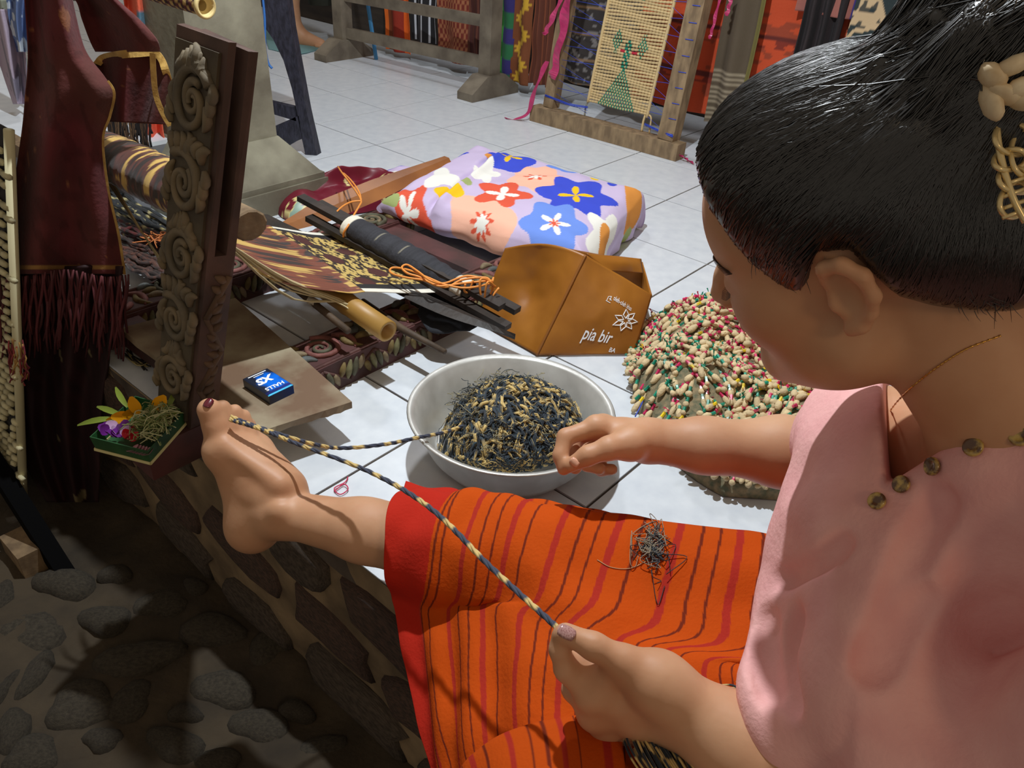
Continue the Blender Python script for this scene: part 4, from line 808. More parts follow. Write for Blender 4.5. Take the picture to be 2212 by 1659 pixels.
hk = MB(); hk.tube(catmull([FP(2.13, .105), FP(2.10, .085), FP(2.10, .052)], 10), .003, 6, np.array(srgb(150, 150, 140))); hk.tube(catmull([FP(2.90, .105), FP(2.89, .085), FP(2.89, .052)], 10), .004, 6, CR_); hk.tube(catmull([FP(2.94, .11), FP(2.98, .10), FP(2.99, .052)], 10), .003, 6, CR_); 
st = MB(); rr = random.Random(4)
for k in range(9):
    z = .075 + .047 * k; 
    for (ua, ub) in ((1.64 + .02 * k, 2.14 + .009 * k), (2.95 + .008 * k, 3.24 + .003 * k)):
        st.tube([FP(ua, z, -.03), FP(ub, z + rr.uniform(-.004, .008), -.01)], .0008, 4); st.tube([FP(ua, z + .03, -.03), FP(ub, z - .012, -.01)], .0006, 4)
    st.tube([FP(3.24 + .002 * k, z, -.09), FP(3.33 + .002 * k, z + .001, -.09)], .0012, 4)
for d in (0, .004): st.tube([FP(1.55, .09 + d, -.08), FP(1.9, .078 + d, -.05), FP(2.14, .082 + d, -.02)], .0018, 5); st.tube([FP(2.93, .078 + d, -.03), FP(3.12, .072 + d, -.05), FP(3.34, .07 + d, -.1)], .0018, 5)
tag(st.build('blue_string', M('blue_string', srgb(50, 80, 200), .4), fr_, True), kind='stuff')
m_pink = M('pink_plastic_ribbon', srgb(206, 70, 120), .3, spec=.6, col2=srgb(170, 40, 92), nscale=20, alpha=.92)
def ribbon(P, w_, label, twist=.4):
    P = catmull(P, 26); V = []; 
    for i, p in enumerate(P):
        a = twist * math.sin(i * .7); s_ = EX * math.cos(a) + EY * math.sin(a); V += [p - s_ * w_ * (.6 + .4 * math.sin(i * .9)), p + s_ * w_]
    o = obj('plastic_ribbon', V, [(2 * i, 2 * i + 1, 2 * i + 3, 2 * i + 2) for i in range(25)], m_pink); m = o.modifiers.new('thickness', 'SOLIDIFY'); m.thickness = .0012; tag(o, label, 'ribbon', 'pink ribbons on the weaving frame')
ribbon([FP(1.78, .55, -.12), FP(1.73, .42, -.12), FP(1.70, .30, -.12), FP(1.66, .20, -.12), FP(1.66, .155, -.12)], .020, 'wide pink plastic ribbon tied down the left frame post')
ribbon([FP(1.70, .45, -.14), FP(1.60, .36, -.16), FP(1.52, .31, -.16), FP(1.49, .29, -.16)], .012, 'short pink ribbon end flaring left of the frame post')
ribbon([FP(1.58, .21, -.16), FP(1.50, .13, -.2), FP(1.42, .03, -.22), FP(1.30, .004, -.30), FP(1.18, .003, -.34)], .010, 'pink ribbon trailing from the left post to the floor')
ribbon([G(3.43, 1.16, .02), G(3.50, 1.18, .012), G(3.60, 1.17, .004)], .012, 'pink ribbon end at the right end of the base bar')
ribbon([FP(3.44, .50, .1), FP(3.43, .40, .1), FP(3.42, .36, .1)], .006, 'narrow pink ribbon hanging right of the frame post'); ribbon([FP(3.56, .5, .1), FP(3.55, .43, .1)], .008, 'short bright pink ribbon hanging by the olive textile')

# ---- dark plastic chair with woven texture
m_ch = M('dark_wicker_plastic', srgb(54, 54, 68), .45, col2=srgb(34, 34, 44), nscale=140, stretch=(1, 1, .35), bump=.8, bscale=160, bstretch=(1, 1, .4))
ch = thing('plastic_chair', 'dark wicker-patterned plastic chair behind the column', 'chair', G(.3, -1.4, 0))
dch = 2.41; p2 = lambda x, y: PY(x, y, 2.36)
def slab(name, pts, th=.03):
    n = len(pts); A = [p2(*p) for p in pts]; nrm = np.array([0.25, .97, 0.0]); B = [p + nrm * th for p in A]
    obj(name, A + B, [tuple(range(n)), tuple(range(2 * n - 1, n - 1, -1))] + [(i, n + i, n + (i + 1) % n, (i + 1) % n) for i in range(n)], m_ch, ch)
slab('leg', [(568, -30), (616, -30), (628, 60), (645, 150), (662, 240), (684, 336), (660, 336), (652, 300), (645, 262), (640, 235), (630, 190), (612, 130), (590, 85), (574, 62)])
slab('apron', [(588, 275), (645, 250), (652, 300), (640, 305), (618, 318), (600, 330), (588, 335)]); slab('stretcher', [(575, 218), (634, 232), (640, 262), (575, 242)], .02)
MB().gbox(-1.0, .55, -2.2, -1.3, .425, .445).build('seat', m_ch, ch)
for u, v in ((-.9, -1.3), (-1.0, -2.0)): MB().bar(G(u, v, 0), G(u * .9 + .02, v, .425), .035, .035, up=EX).build('leg', m_ch, ch)
o = MB().tube(catmull([p2(566, -20), p2(572, 40), p2(573, 100), p2(579, 135), p2(588, 148)], 20), .0035, 6).build('blue_cord', M('blue_string'.replace('blue', 'sky') , srgb(60, 120, 200), .5), None, True); tag(o, 'blue cord hanging beside the column', 'cord')
o = MB().bar(G(-2.30, 1.60, .52), G(-2.16, 1.75, .0), .012, .012, up=EY).build('broom_handle', M('blue_paint', srgb(70, 140, 190), .4), None); tag(o, 'thin blue pole leaning behind the rack', 'pole')

# ================================================================ LEFT: MAROON CLOTH, KNOTTED PANEL, FAR TEXTILES
rr = random.Random(31)
m_bro = MC('maroon_brocade', .78, bump=.35, bscale=140, sheen=.08, spec=.2)
mar = thing('maroon_shawl', 'long maroon brocade shawl with gold edging and fringe hanging by the carved post', 'shawl', PY(140, 1000, 1.1))
def pxgrid(rows, Y, nu, nv, wav=None, seed=0):
    "rows: (y, xl, xr) down the cloth; Y(a, b) depth"
    ys = np.array([r[0] for r in rows], float); L_ = catmull(np.array([[r[1], r[0], 0] for r in rows], float), nu); R_ = catmull(np.array([[r[2], (r[3] if len(r) > 3 else r[0]), 0] for r in rows], float), nu); P = np.zeros((nu, nv, 3))
    for i in range(nu):
        for j in range(nv):
            a = j / (nv - 1); P[i, j] = PY(L_[i, 0] * (1 - a) + R_[i, 0] * a, L_[i, 1] * (1 - a) + R_[i, 1] * a, Y(a, i / (nu - 1)))
    return P
MAR = np.array(srgb(104, 44, 50)); DKM = np.array(srgb(70, 28, 36))
def brocade(P, seed=0, gold=1.0):
    c = np.tile(MAR, (*P.shape[:2], 1)) * (.88 + .5 * vnoise(P, 40, seed))[..., None]; bw_ = np.clip(.5 + 1.6 * vnoise(P, 12, seed + 9), 0, 1)[..., None] * .6; c = c * (1 - bw_) + np.array(srgb(84, 54, 44)) * bw_; A = np.linspace(0, 1, P.shape[1])[None]; B = np.linspace(0, 1, P.shape[0])[:, None]
    v = vnoise(np.stack([P[..., 0] * 90, P[..., 1] * 20, P[..., 2] * 42], -1), 1, seed + 2); lim = .40 - .27 * np.exp(-((A - .78) / .13) ** 2) * np.exp(-((B - .26) / .16) ** 2) * gold
    c = np.where((v > lim)[..., None], np.array(srgb(140, 88, 62)) * (.8 + .5 * v[..., None]), c); c = np.where(((v < -.22))[..., None], c * .75, c); return c
main = pxgrid([(-150, 40, 130), (-90, 46, 138), (-40, 52, 150), (40, 58, 166), (110, 62, 186), (165, 60, 226), (200, 56, 247), (250, 52, 238), (300, 46, 223), (400, 30, 233), (500, 8, 256), (560, -8, 266), (592, -14, 270)],
              lambda a, b_: 1.13 + .022 * math.sin(a * 7 + b_ * 2) * (1 - .5 * b_) + .02 * a + (.02 * b_) * math.sin(a * 12 + 1), 120, 70)
cm = brocade(main, 1); cm[-7:-4] = srgb(150, 112, 62); gridobj('hanging_length', main, m_bro, mar, thick=.0016, colors=cm)
m_gold = M('gold_braid', srgb(206, 168, 92), .5, col2=srgb(170, 132, 66), nscale=60, bump=.4, bscale=150, spec=.6)
def braid(P, w_, nm='gold_edging'):
    P = np.asarray(P); n = len(P); V = []; cd_ = np.array([0.15, -1, .1])
    for i in range(n):
        T = unit(P[min(i + 1, n - 1)] - P[max(i - 1, 0)]); s_ = unit(np.cross(T, cd_)); V += [P[i] - s_ * w_ * .15 + cd_ * .002, P[i] + s_ * w_ + cd_ * .0025]
    o = obj(nm, V, [(2 * i, 2 * i + 1, 2 * i + 3, 2 * i + 2) for i in range(n - 1)], m_gold, mar); mm = o.modifiers.new('thickness', 'SOLIDIFY'); mm.thickness = .001; return o
braid(main[52:, -1], .0125)
up_ = pxgrid([(-150, 60, 150), (-90, 90, 180), (-40, 125, 215), (0, 165, 255), (40, 178, 300), (80, 192, 336), (100, 200, 345), (112, 206, 346)], lambda a, b_: 1.20 + .03 * math.sin(a * 5 + b_) + .03 * b_, 50, 50)
gridobj('upper_fold', up_, m_bro, mar, thick=.0016, colors=brocade(up_, 5, .3))
tl0 = catmull(np.array([[205, 135, 0], [220, 120, 0], [255, 112, 0], [300, 108, 0], [335, 108, 0], [355, 128, 0], [368, 165, 0], [374, 195, 0]], float), 40)
hg = np.zeros((40, 40, 3)); 
for j in range(40):
    bx, by = 222 + (372 - 222) * j / 39, 262 + 8 * j / 39
    for i in range(40):
        t = i / 39; x = tl0[j, 0] * (1 - t) + bx * t; y = tl0[j, 1] * (1 - t) + by * t; hg[i, j] = PY(x, y, 1.235 - .02 * t + .012 * math.sin(j * .35 + t))
gridobj('folded_end', hg, m_bro, mar, thick=.0016, colors=brocade(hg, 9, 0) * .8); braid(hg[0], .0095); braid(np.array([PY(x, y, 1.205) for x, y in catmull(np.array([[335, 116, 0], [337, 160, 0], [342, 205, 0], [355, 240, 0], [372, 270, 0]], float), 30)[:, :2]]), .007)
fr2 = MB()
for k in range(90):                                                    # knotted fringe
    a = k / 89; x0 = -14 + 288 * a; y0 = 590 + 8 * math.sin(a * 9); Y0 = 1.12 + .02 * a; x1 = x0 + rr.gauss(-6, 10); L = rr.uniform(120, 190); c = MAR * rr.uniform(.35, .9)
    P = [PY(x0 + (x1 - x0) * t + 4 * math.sin(t * 7 + k), y0 + L * t, Y0 + .012 * math.sin(k * 2.1 + t * 3)) for t in np.linspace(0, 1, 8)]; fr2.tube(P, [.0016 + .0010 * math.sin(math.pi * t) for t in np.linspace(0, 1, 8)], 5, c)
tag(fr2.build('fringe', MC('fringe_thread', .7), mar, True), kind='stuff')
low = pxgrid([(575, -14, 262), (640, -12, 252), (720, -2, 236), (790, 4, 232), (850, 10, 222), (940, 30, 216), (1020, 62, 216), (1085, 100, 214)], lambda a, b_: 1.145 + .014 * math.sin(a * 16 + b_ * 2) + .01 * b_, 90, 70)
cl = np.tile(DKM * .5, (90, 70, 1)) * (.7 + .8 * vnoise(np.stack([low[..., 0] * 140, low[..., 1] * 10, low[..., 2] * 10], -1), 1, 4))[..., None]; vv = vnoise(np.stack([low[..., 0] * 70, low[..., 2] * 26, low[..., 1]], -1), 1, 8); cl[vv > .33] = srgb(120, 108, 80)
gridobj('dark_underlayer', low, MC('fringe_thread'), mar, thick=.004, colors=cl)
ts = MB()
for k in range(26):
    x0 = 28 + rr.uniform(-10, 22); y0 = rr.uniform(730, 760); P = [PY(x0 + 10 * t * rr.uniform(-.5, 2), y0 + 75 * t, 1.09 + rr.uniform(-.006, .006)) for t in np.linspace(0, 1, 6)]; ts.tube(P, .0014, 5, np.array(rr.choice((srgb(150, 60, 62), srgb(120, 44, 50), srgb(170, 130, 70)))))
tag(ts.build('tassel', MC('fringe_thread'), mar, True), kind='stuff')
# black and cream loose ends lying on the platform edge
b_ = MB()
for k in range(16): p0 = PZ(275 + rr.uniform(-8, 8), 760 + rr.uniform(-6, 10), .006); b_.tube(catmull([p0, PZ(295 + rr.uniform(-6, 6), 775 + k, .010), PZ(315 + rr.uniform(-8, 14), 778 + rr.uniform(-14, 22), .004)], 8), .0014, 4, np.array(rr.choice((srgb(28, 30, 34), srgb(34, 30, 34), srgb(160, 146, 100)))))
o = b_.build('loose_yarn_ends', MC('fringe_thread'), None, True); tag(o, 'black and cream yarn ends lying on the platform corner', 'yarn', kind='stuff')

pole = MB().tube([G(1.62, -3.32, .742), G(2.4, -4.3, .745), G(3.55, -5.72, .742)], .013, 10).build('hanging_pole', m_bark, None, True); tag(pole, 'wooden pole from the column that carries the maroon shawl', 'pole')
# ---- black panel tied with rows of cream knots, standing in the yard
kp = thing('knotted_panel', 'black warp panel tied with rows of cream knots at the far left', 'panel', G(3.1, -5.62, GZ))
KE0, KE1 = PZ(52, 1108, -.30), PD(24, 400, 1.17)
KP = lambda u, z: KE0 + (KE1 - KE0) * ((z - KE0[2]) / (KE1[2] - KE0[2])) + EX * .3 * (u - 3.10)
sh_ = np.array([[KP(u, z) for z in np.linspace(-.30, .42, 12)] for u in np.linspace(1.3, 3.10, 14)]); gridobj('black_warp', sh_, M('black_warp', srgb(30, 28, 30), .8), kp, thick=.003)
kk = MB(); row = 0; z = -.29
while z < .41:
    u = 1.35 + rr.uniform(0, .05)
    while u < 3.07:
        L = rr.choice((.05, .07, .09)); 
        if rr.random() < .86: p0, p1 = KP(u, z) - EY * .005, KP(u + L, z) - EY * .005; kk.tube([p0, (p0 + p1) / 2 - EY * .001, p1], [.0045, .0058, .0045], 6, np.array(srgb(206, 198, 160)) * rr.uniform(.75, 1.08))
        u += L + .016
    z += .0165; row += 1
tag(kk.build('cream_knot', MC('cream_yarn'), kp, True), kind='stuff')
MB().tube([KP(3.10, -.30), KP(3.10, .42)], .0075, 8, np.array(srgb(206, 198, 160))).build('edge_cord', MC('cream_cord'), kp, True)
MB().tube([KP(3.10, GZ + .05) , KP(3.10, -.27)], .006, 8).build('bamboo_stick', m_bam, kp, True)
MB().gbox(2.95, 3.22, -5.78, -5.58, GZ - .01, GZ + .05).build('foot_block', m_bark, kp)
MB().bar(G(3.35, -5.60, GZ - .005), G(2.2, -5.66, .0), .030, .03).build('dark_leg', M('black_paint', srgb(12, 12, 13), .95, spec=.05), kp)

# ---- skeins on the platform behind the post
def skein(name, label, px0, px1, n, cols, tie, z, seed, r=.004, spread=16):
    r_ = random.Random(seed); mb = MB()
    for k in range(n):
        o_ = r_.gauss(0, spread); zz = z + r_.uniform(-.016, .02); P = []
        for t in np.linspace(0, 1, 9): P.append(PZ(px0[0] + (px1[0] - px0[0]) * t + o_ * .4 + r_.gauss(0, 2), px0[1] + (px1[1] - px0[1]) * t + o_ + r_.gauss(0, 3), zz + .004 * math.sin(t * 5 + k)))
        cc_ = [np.array(r_.choice(cols)) * r_.uniform(.7, 1.2) for _ in range(26)]; ph = r_.random()
        for i in range(26):
            if ((i / 26 * 3 + ph) % 1) < tie: cc_[i] = np.array(srgb(200, 186, 130))
        mb.tube(catmull(P, 26), [r * (.75 + .5 * abs(math.sin(i * .9 + k))) for i in range(26)], 6, np.array(cc_))
    o = mb.build(name, MC('dyed_yarn'), None, True); return tag(o, label, 'yarn', kind='stuff')
skein('black_yarn_skein', 'black yarn skein with cream ties lying behind the carved post', (225, 420), (375, 505), 44, [srgb(26, 30, 34), srgb(34, 42, 48)], .13, .05, 2)
skein('brown_yarn_skein', 'dark brown yarn skein lying below the black one', (262, 545), (372, 590), 40, [srgb(64, 36, 28), srgb(48, 28, 24), srgb(88, 48, 34)], .02, .05, 3, spread=20)
skein('red_yarn_skein', 'dark red glittery yarn between the black and brown skeins', (262, 500), (372, 540), 12, [srgb(90, 20, 20), srgb(30, 20, 20)], .04, .06, 5, .0035, 9)
o = MB()
for k in range(18): p0 = PZ(335 + rr.uniform(-18, 22), 515 + rr.uniform(-8, 8), .09); o.tube(catmull([p0, p0 + np.array([rr.gauss(0, .012), rr.gauss(0, .01), .006]), p0 + np.array([rr.gauss(0, .02), rr.gauss(0, .014), -.004])], 7), .0012, 4, np.array(srgb(196, 116, 60)))
o = o.build('ginger_thread', MC('fringe_thread'), None, True); tag(o, 'tuft of ginger thread on top of the yarn skeins', 'thread', kind='stuff')

# ---- low tiled ledge, far left textiles
bench = thing('low_ledge', 'low concrete ledge with a wooden edge strip at the far left', 'ledge', G(-1.0, -3.8, 0))
MB().gbox(-5, 1.15, -4.28, -3.3, 0.0, .150).build('ledge_block', M('blue_grey_render', srgb(128, 128, 132), .8, col2=srgb(104, 104, 108), nscale=8), bench); MB().gbox(-5, 1.15, -4.31, -4.20, .128, .162).build('edge_strip', m_bark, bench)
MB().gbox(-5, 1.15, -4.2, -3.3, .150, .160).build('ledge_top', m_tile, bench)
def pxcloth(name, label, rows, Y, colf, n=(60, 40)):
    P = pxgrid(rows, lambda a, b_: Y + .02 * math.sin(a * 9 + b_ * 2), *n); o = gridobj(name, P, m_text, None, thick=.002, colors=colf(P)); return tag(o, label, 'textile')
A_of = lambda P: np.broadcast_to(np.linspace(0, 1, P.shape[1])[None], P.shape[:2]); B_of = lambda P: np.broadcast_to(np.linspace(0, 1, P.shape[0])[:, None], P.shape[:2])
def blu(P): v = vnoise(np.stack([P[..., 0] * 60, P[..., 2] * 50, P[..., 1] * 0], -1), 1, 2); return sel3([v > .12, v < -.15], [srgb(196, 204, 214), srgb(40, 56, 110)], srgb(96, 116, 160))
pxcloth('hanging_textile', 'blue and white ikat textile hanging at the far left edge', [(-40, 12, 62), (40, 20, 58), (112, 36, 64)], 2.0, blu)
pxcloth('hanging_textile', 'pale lavender grey shawl hanging at the far left edge', [(20, -30, 30), (90, -14, 50), (160, 6, 58), (225, 28, 62)], 2.03, lambda P: sel3([vnoise(np.stack([P[..., 0] * 120, P[..., 2] * 6, P[..., 1]], -1), 1, 5) > .1], [srgb(130, 124, 140)], srgb(176, 160, 178)))
pxcloth('hanging_textile', 'grey green textile hanging beside the lavender shawl', [(0, -30, 30), (60, -20, 46), (150, 20, 60), (180, 40, 66)], 2.08, lambda P: sel3([vnoise(np.stack([P[..., 0] * 120, P[..., 2] * 5, P[..., 1]], -1), 1, 6) > .05], [srgb(96, 104, 92)], srgb(134, 138, 122)))
def orp(P): v = vnoise(np.stack([P[..., 0] * 34, P[..., 2] * 26, P[..., 1] * 0], -1), 1, 12); return sel3([v > .17], [srgb(86, 120, 140)], srgb(226, 100, 70))
pxcloth('hanging_textile', 'orange cloth printed with blue leaves behind the maroon shawl', [(-40, 262, 322), (110, 286, 338), (270, 310, 350), (345, 322, 364)], 1.95, orp)
def grp(P): v = vnoise(np.stack([P[..., 0] * 40, P[..., 2] * 32, P[..., 1] * 0], -1), 1, 15); return sel3([v > .24, v > .2], [srgb(236, 128, 150), srgb(80, 170, 170)], srgb(92, 100, 84))
pxcloth('hanging_textile', 'grey green cloth with pink flowers beside the carved post', [(-40, 318, 400), (160, 334, 404), (345, 352, 410)], 1.98, grp)
fb_ = MB()
for k in range(60):
    x = 228 + rr.uniform(0, 92); y0 = 225 + rr.uniform(0, 20); L = rr.uniform(50, 95); fb_.tube([PY(x + 8 * t + 2 * math.sin(t * 8 + k), y0 + L * t, 1.75) for t in np.linspace(0, 1, 7)], .0026, 5, np.array(rr.choice((srgb(80, 58, 42), srgb(34, 28, 28), srgb(110, 84, 60)))))
o = fb_.build('brown_fringe', MC('fringe_thread'), None, True); tag(o, 'brown textile fringe hanging behind the maroon shawl', 'fringe', kind='stuff')
# woven roll at the top, its open end bound in cream
e0, e1 = PD(292, -30, 1.42), PD(444, 14, 1.33); dr = unit(e1 - e0); na, ns = 90, 24; GR = np.zeros((na, ns, 3)); x_ = unit(np.cross(dr, (0, 0, 1))); y_ = np.cross(x_, dr); cc = np.zeros((na, ns, 3))
for i in range(na):
    for j in range(ns):
        th = 6.2832 * j / ns; t = i / (na - 1); GR[i, j] = e0 + (e1 - e0) * t + (x_ * math.cos(th) + y_ * math.sin(th)) * .0165; q_ = (int(t * 26) + int(j / 2)) % 3; cc[i, j] = srgb(206, 186, 130) if t > .96 else (srgb(190, 160, 100) if (q_ == 0 and t > .3) else srgb(54, 26, 28) if q_ == 1 else srgb(92, 38, 42))
hc_ = MB()
for t_ in (.08, .55): p_ = e0 + (e1 - e0) * t_; hc_.tube([p_ + np.array([0, 0, .016]), np.array([p_[0] - .05, p_[1] - .02, .745])], .0016, 5)
rl = gridobj('patterned_roll', GR, m_text, None, colors=cc, closed=True, thick=.002); tag(rl, 'rolled maroon and cream patterned cloth above the carved post', 'cloth roll')
hc_.build('hanging_cord', MC('cream_cord'), rl, True); MB().lathe([(.009, -.01), (.0195, -.006), (.0205, 0), (.0185, .003), (.0150, .002), (.0105, -.03), (0.0, -.03)], e1, 24, axis=dr, col=np.array(srgb(222, 200, 140))).build('bound_end', MC('cream_cord'), rl, True)

# ================================================================ PEOPLE
# ---- signed distance modelling: limbs are smooth unions of tapered capsules and ellipsoids, meshed as one skin
class Field:
    def __init__(s, lo, hi, h):
        s.lo = np.array(lo, float); s.h = h; s.n = np.ceil((np.array(hi) - s.lo) / h).astype(int) + 1; s.a = np.full(s.n, 1.0, np.float32)
    def box(s, lo, hi):
        i0 = np.clip(np.floor((np.asarray(lo) - s.lo) / s.h).astype(int), 0, s.n); i1 = np.clip(np.ceil((np.asarray(hi) - s.lo) / s.h).astype(int) + 1, 0, s.n)
        sl = tuple(slice(a, b) for a, b in zip(i0, i1)); ax = [(s.lo[k] + s.h * np.arange(i0[k], i1[k])).astype(np.float32) for k in range(3)]
        return sl, np.stack(np.meshgrid(*ax, indexing='ij'), -1)
    def put(s, sl, d, k):
        a = s.a[sl]
        if k <= 0: s.a[sl] = np.minimum(a, d); return
        h = np.clip(.5 + .5 * (d - a) / k, 0, 1); s.a[sl] = d + (a - d) * h - k * h * (1 - h)
    def cap(s, a, b, ra, rb, k=.01):
        a = np.asarray(a, np.float32); b = np.asarray(b, np.float32); m = max(ra, rb) + k + 3 * s.h; sl, P = s.box(np.minimum(a, b) - m, np.maximum(a, b) + m)
        if P.size == 0: return
        ba = b - a; pa = P - a; t = np.clip((pa @ ba) / (ba @ ba + 1e-12), 0, 1); d = np.linalg.norm(pa - t[..., None] * ba, axis=-1) - (ra + (rb - ra) * t); s.put(sl, d, k)
    def chain(s, pts, k=.01):
        for (a, ra), (b, rb) in zip(pts[:-1], pts[1:]): s.cap(a, b, ra, rb, k)
    def ell(s, c, r, A=None, k=.01, sub=False):
        c = np.asarray(c, np.float32); r = np.asarray(r, np.float32); A = np.eye(3) if A is None else np.asarray(A); m = float(r.max()) + k + 3 * s.h; sl, P = s.box(c - m, c + m)
        if P.size == 0: return
        q = (P - c) @ A.T.astype(np.float32); k0 = np.linalg.norm(q / r, axis=-1); k1 = np.linalg.norm(q / (r * r), axis=-1) + 1e-9; d = k0 * (k0 - 1) / k1
        if not sub: s.put(sl, d, k); return
        a = s.a[sl]; h = np.clip(.5 - .5 * (a + d) / max(k, 1e-6), 0, 1); s.a[sl] = a + (-d - a) * h + k * h * (1 - h)
    def cut(s, fn, lo, hi, k=.004):
        "keep where fn(P) < 0"
        sl, P = s.box(lo, hi); d = fn(P).astype(np.float32); a = s.a[sl]; h = np.clip(.5 - .5 * (d - a) / k, 0, 1); s.a[sl] = d + (a - d) * h + k * h * (1 - h)
    def mesh(s):
        a = s.a; g = a < 0; n = s.n - 1; c = np.zeros(n, np.uint8)
        for dx in (0, 1):
            for dy in (0, 1):
                for dz in (0, 1): c += g[dx:n[0] + dx, dy:n[1] + dy, dz:n[2] + dz]
        flat = np.flatnonzero((c > 0) & (c < 8)); del c; I = np.stack(np.unravel_index(flat, n), 1)
        cor = [(0, 0, 0), (1, 0, 0), (0, 1, 0), (1, 1, 0), (0, 0, 1), (1, 0, 1), (0, 1, 1), (1, 1, 1)]; val = np.stack([a[I[:, 0] + x, I[:, 1] + y, I[:, 2] + z] for x, y, z in cor], 1)
        acc = np.zeros((len(I), 3)); cnt = np.zeros(len(I)); C = np.array(cor, float)
        for i, j in ((0, 1), (2, 3), (4, 5), (6, 7), (0, 2), (1, 3), (4, 6), (5, 7), (0, 4), (1, 5), (2, 6), (3, 7)):
            m = (val[:, i] < 0) != (val[:, j] < 0); t = np.where(m, val[:, i] / (val[:, i] - val[:, j] + 1e-12), 0)[:, None]; acc += m[:, None] * (C[i] + (C[j] - C[i]) * t); cnt += m
        V = s.lo + (I + acc / cnt[:, None]) * s.h; Q = []; st = np.array([n[1] * n[2], n[2], 1])
        for ax in range(3):
            o1, o2 = [(1, 2), (2, 0), (0, 1)][ax]; sl0 = [slice(1, n[k]) if k != ax else slice(0, n[k]) for k in range(3)]; sl1 = list(sl0); sl1[ax] = slice(1, n[ax] + 1)
            g0, g1 = g[tuple(sl0)], g[tuple(sl1)]; E = np.argwhere(g0 != g1); sg = g0[tuple(E.T)]; E = E + np.array([0 if k == ax else 1 for k in range(3)]); f = E @ st
            q = np.stack([f - st[o1] - st[o2], f - st[o2], f, f - st[o1]], 1); q[~sg] = q[~sg][:, ::-1]; Q.append(q)
        F = np.searchsorted(flat, np.concatenate(Q)); return V, F
m_skin = M('warm_brown_skin', srgb(202, 156, 122), .5, col2=srgb(188, 138, 104), nscale=14, detail=5, bump=.05, bscale=160, sss=.12, spec=.35)

# ---- head frame
HC = np.array([.228, .510, .582]); HA = np.array([[-.751, .435, -.497], [-.394, -.899, -.192], [-.530, .051, .846]])     # rows: forward, left, up
H = lambda f, l, u: HC + f * HA[0] + l * HA[1] + u * HA[2]
SR, SL = PD(1895, 935, .700), np.array([.425, .300, .465]); NB = np.array([.370, .440, .455])
ELR, WRR = PD(1800, 985, .905), PD(1400, 952, .885); ELL, WRL = PD(2030, 1830, .555), PD(1478, 1548, .665)
KNR, ANR = np.array([.09, .62, .118]), PD(606, 1108, .985); HPR, HPL = np.array([.46, .55, .095]), np.array([.50, .37, .095]); KNL = np.array([.16, .33, .085])
B = Field((-.50, .10, -.06), (.66, .92, .76), .0025)
# torso (under the blouse)
SHD = unit(SL - SR); UPT = unit(NB - np.array([.50, .46, .09])); FWT = np.cross(UPT, SHD) ; FWT = FWT if FWT[0] < 0 else -FWT; TA = np.array([SHD, unit(FWT), UPT])
B.ell((.410, .440, .335), (.112, .066, .14), TA, .02); B.ell((.475, .455, .150), (.12, .085, .12), TA, .04)
B.cap(SR, SL, .036, .036, .03); B.cap(NB, SR * .75 + NB * .25, .038, .022, .03); B.cap(NB, SL * .75 + NB * .25, .042, .036, .03)
# legs
B.chain([(HPR, .075), ((HPR + KNR) / 2, .068), (KNR, .050)], .02); B.chain([(KNR, .048), (KNR * .62 + ANR * .38, .0495), (KNR * .30 + ANR * .70, .036), (ANR, .0275)], .02)
B.chain([(HPL, .075), (KNL, .052)], .02); B.chain([(KNL, .048), (np.array([.30, .26, .04]), .042), (np.array([.42, .24, .03]), .028)], .02)
# right foot, toes up
HEEL = PD(546, 1136, 1.012); MT = [PD(482, 968, .985), PD(508, 955, 1.0), PD(528, 952, 1.012), PD(546, 958, 1.02), PD(560, 970, 1.028)]
TT = [PD(452, 886, .972), PD(481, 881, .985), PD(507, 889, .998), PD(526, 899, 1.008), PD(538, 916, 1.02)]
ANF = PD(606, 1060, .99); B.cap(ANR, HEEL, .030, .027, .02); B.ell(HEEL + np.array([.0, .0, .004]), (.026, .026, .028), None, .015)
B.ell(PD(604, 1104, .957), (.013, .011, .013), None, .012)           # inner ankle bone
for i, (m, r) in enumerate(zip(MT, (.0185, .0150, .0140, .0132, .0128))): B.cap(ANF, m, .026, r, .014)
B.cap(HEEL, MT[0], .026, .0190, .02); B.cap(PD(566, 1064, .995), HEEL, .030, .027, .02); B.cap(HEEL, MT[4], .020, .0125, .02); B.ell(PD(474, 980, .985), (.017, .017, .018), None, .014)
for i, (m, t, r) in enumerate(zip(MT, TT, (.0138, .0098, .0092, .0088, .0082))):
    kn = m * .45 + t * .55 + (np.array([.004, -.006, -.002]) if i else np.array([0, 0, 0])); B.chain([(m, r * 1.2), (kn, r * (1.04 if i == 0 else .98)), (t, r * (1.08 if i == 0 else 1.04))], .0035 if i else .008)
# arms
B.chain([(SR, .040), (ELR, .037)], .02); B.chain([(ELR, .038), (ELR * .72 + WRR * .28, .0385), (ELR * .3 + WRR * .7, .029), (WRR, .0245)], .02)
B.chain([(SL, .043), (ELL, .040)], .02); B.chain([(ELL, .040), (ELL * .6 + WRL * .4, .0395), (ELL * .25 + WRL * .75, .031), (WRL, .0265)], .02)
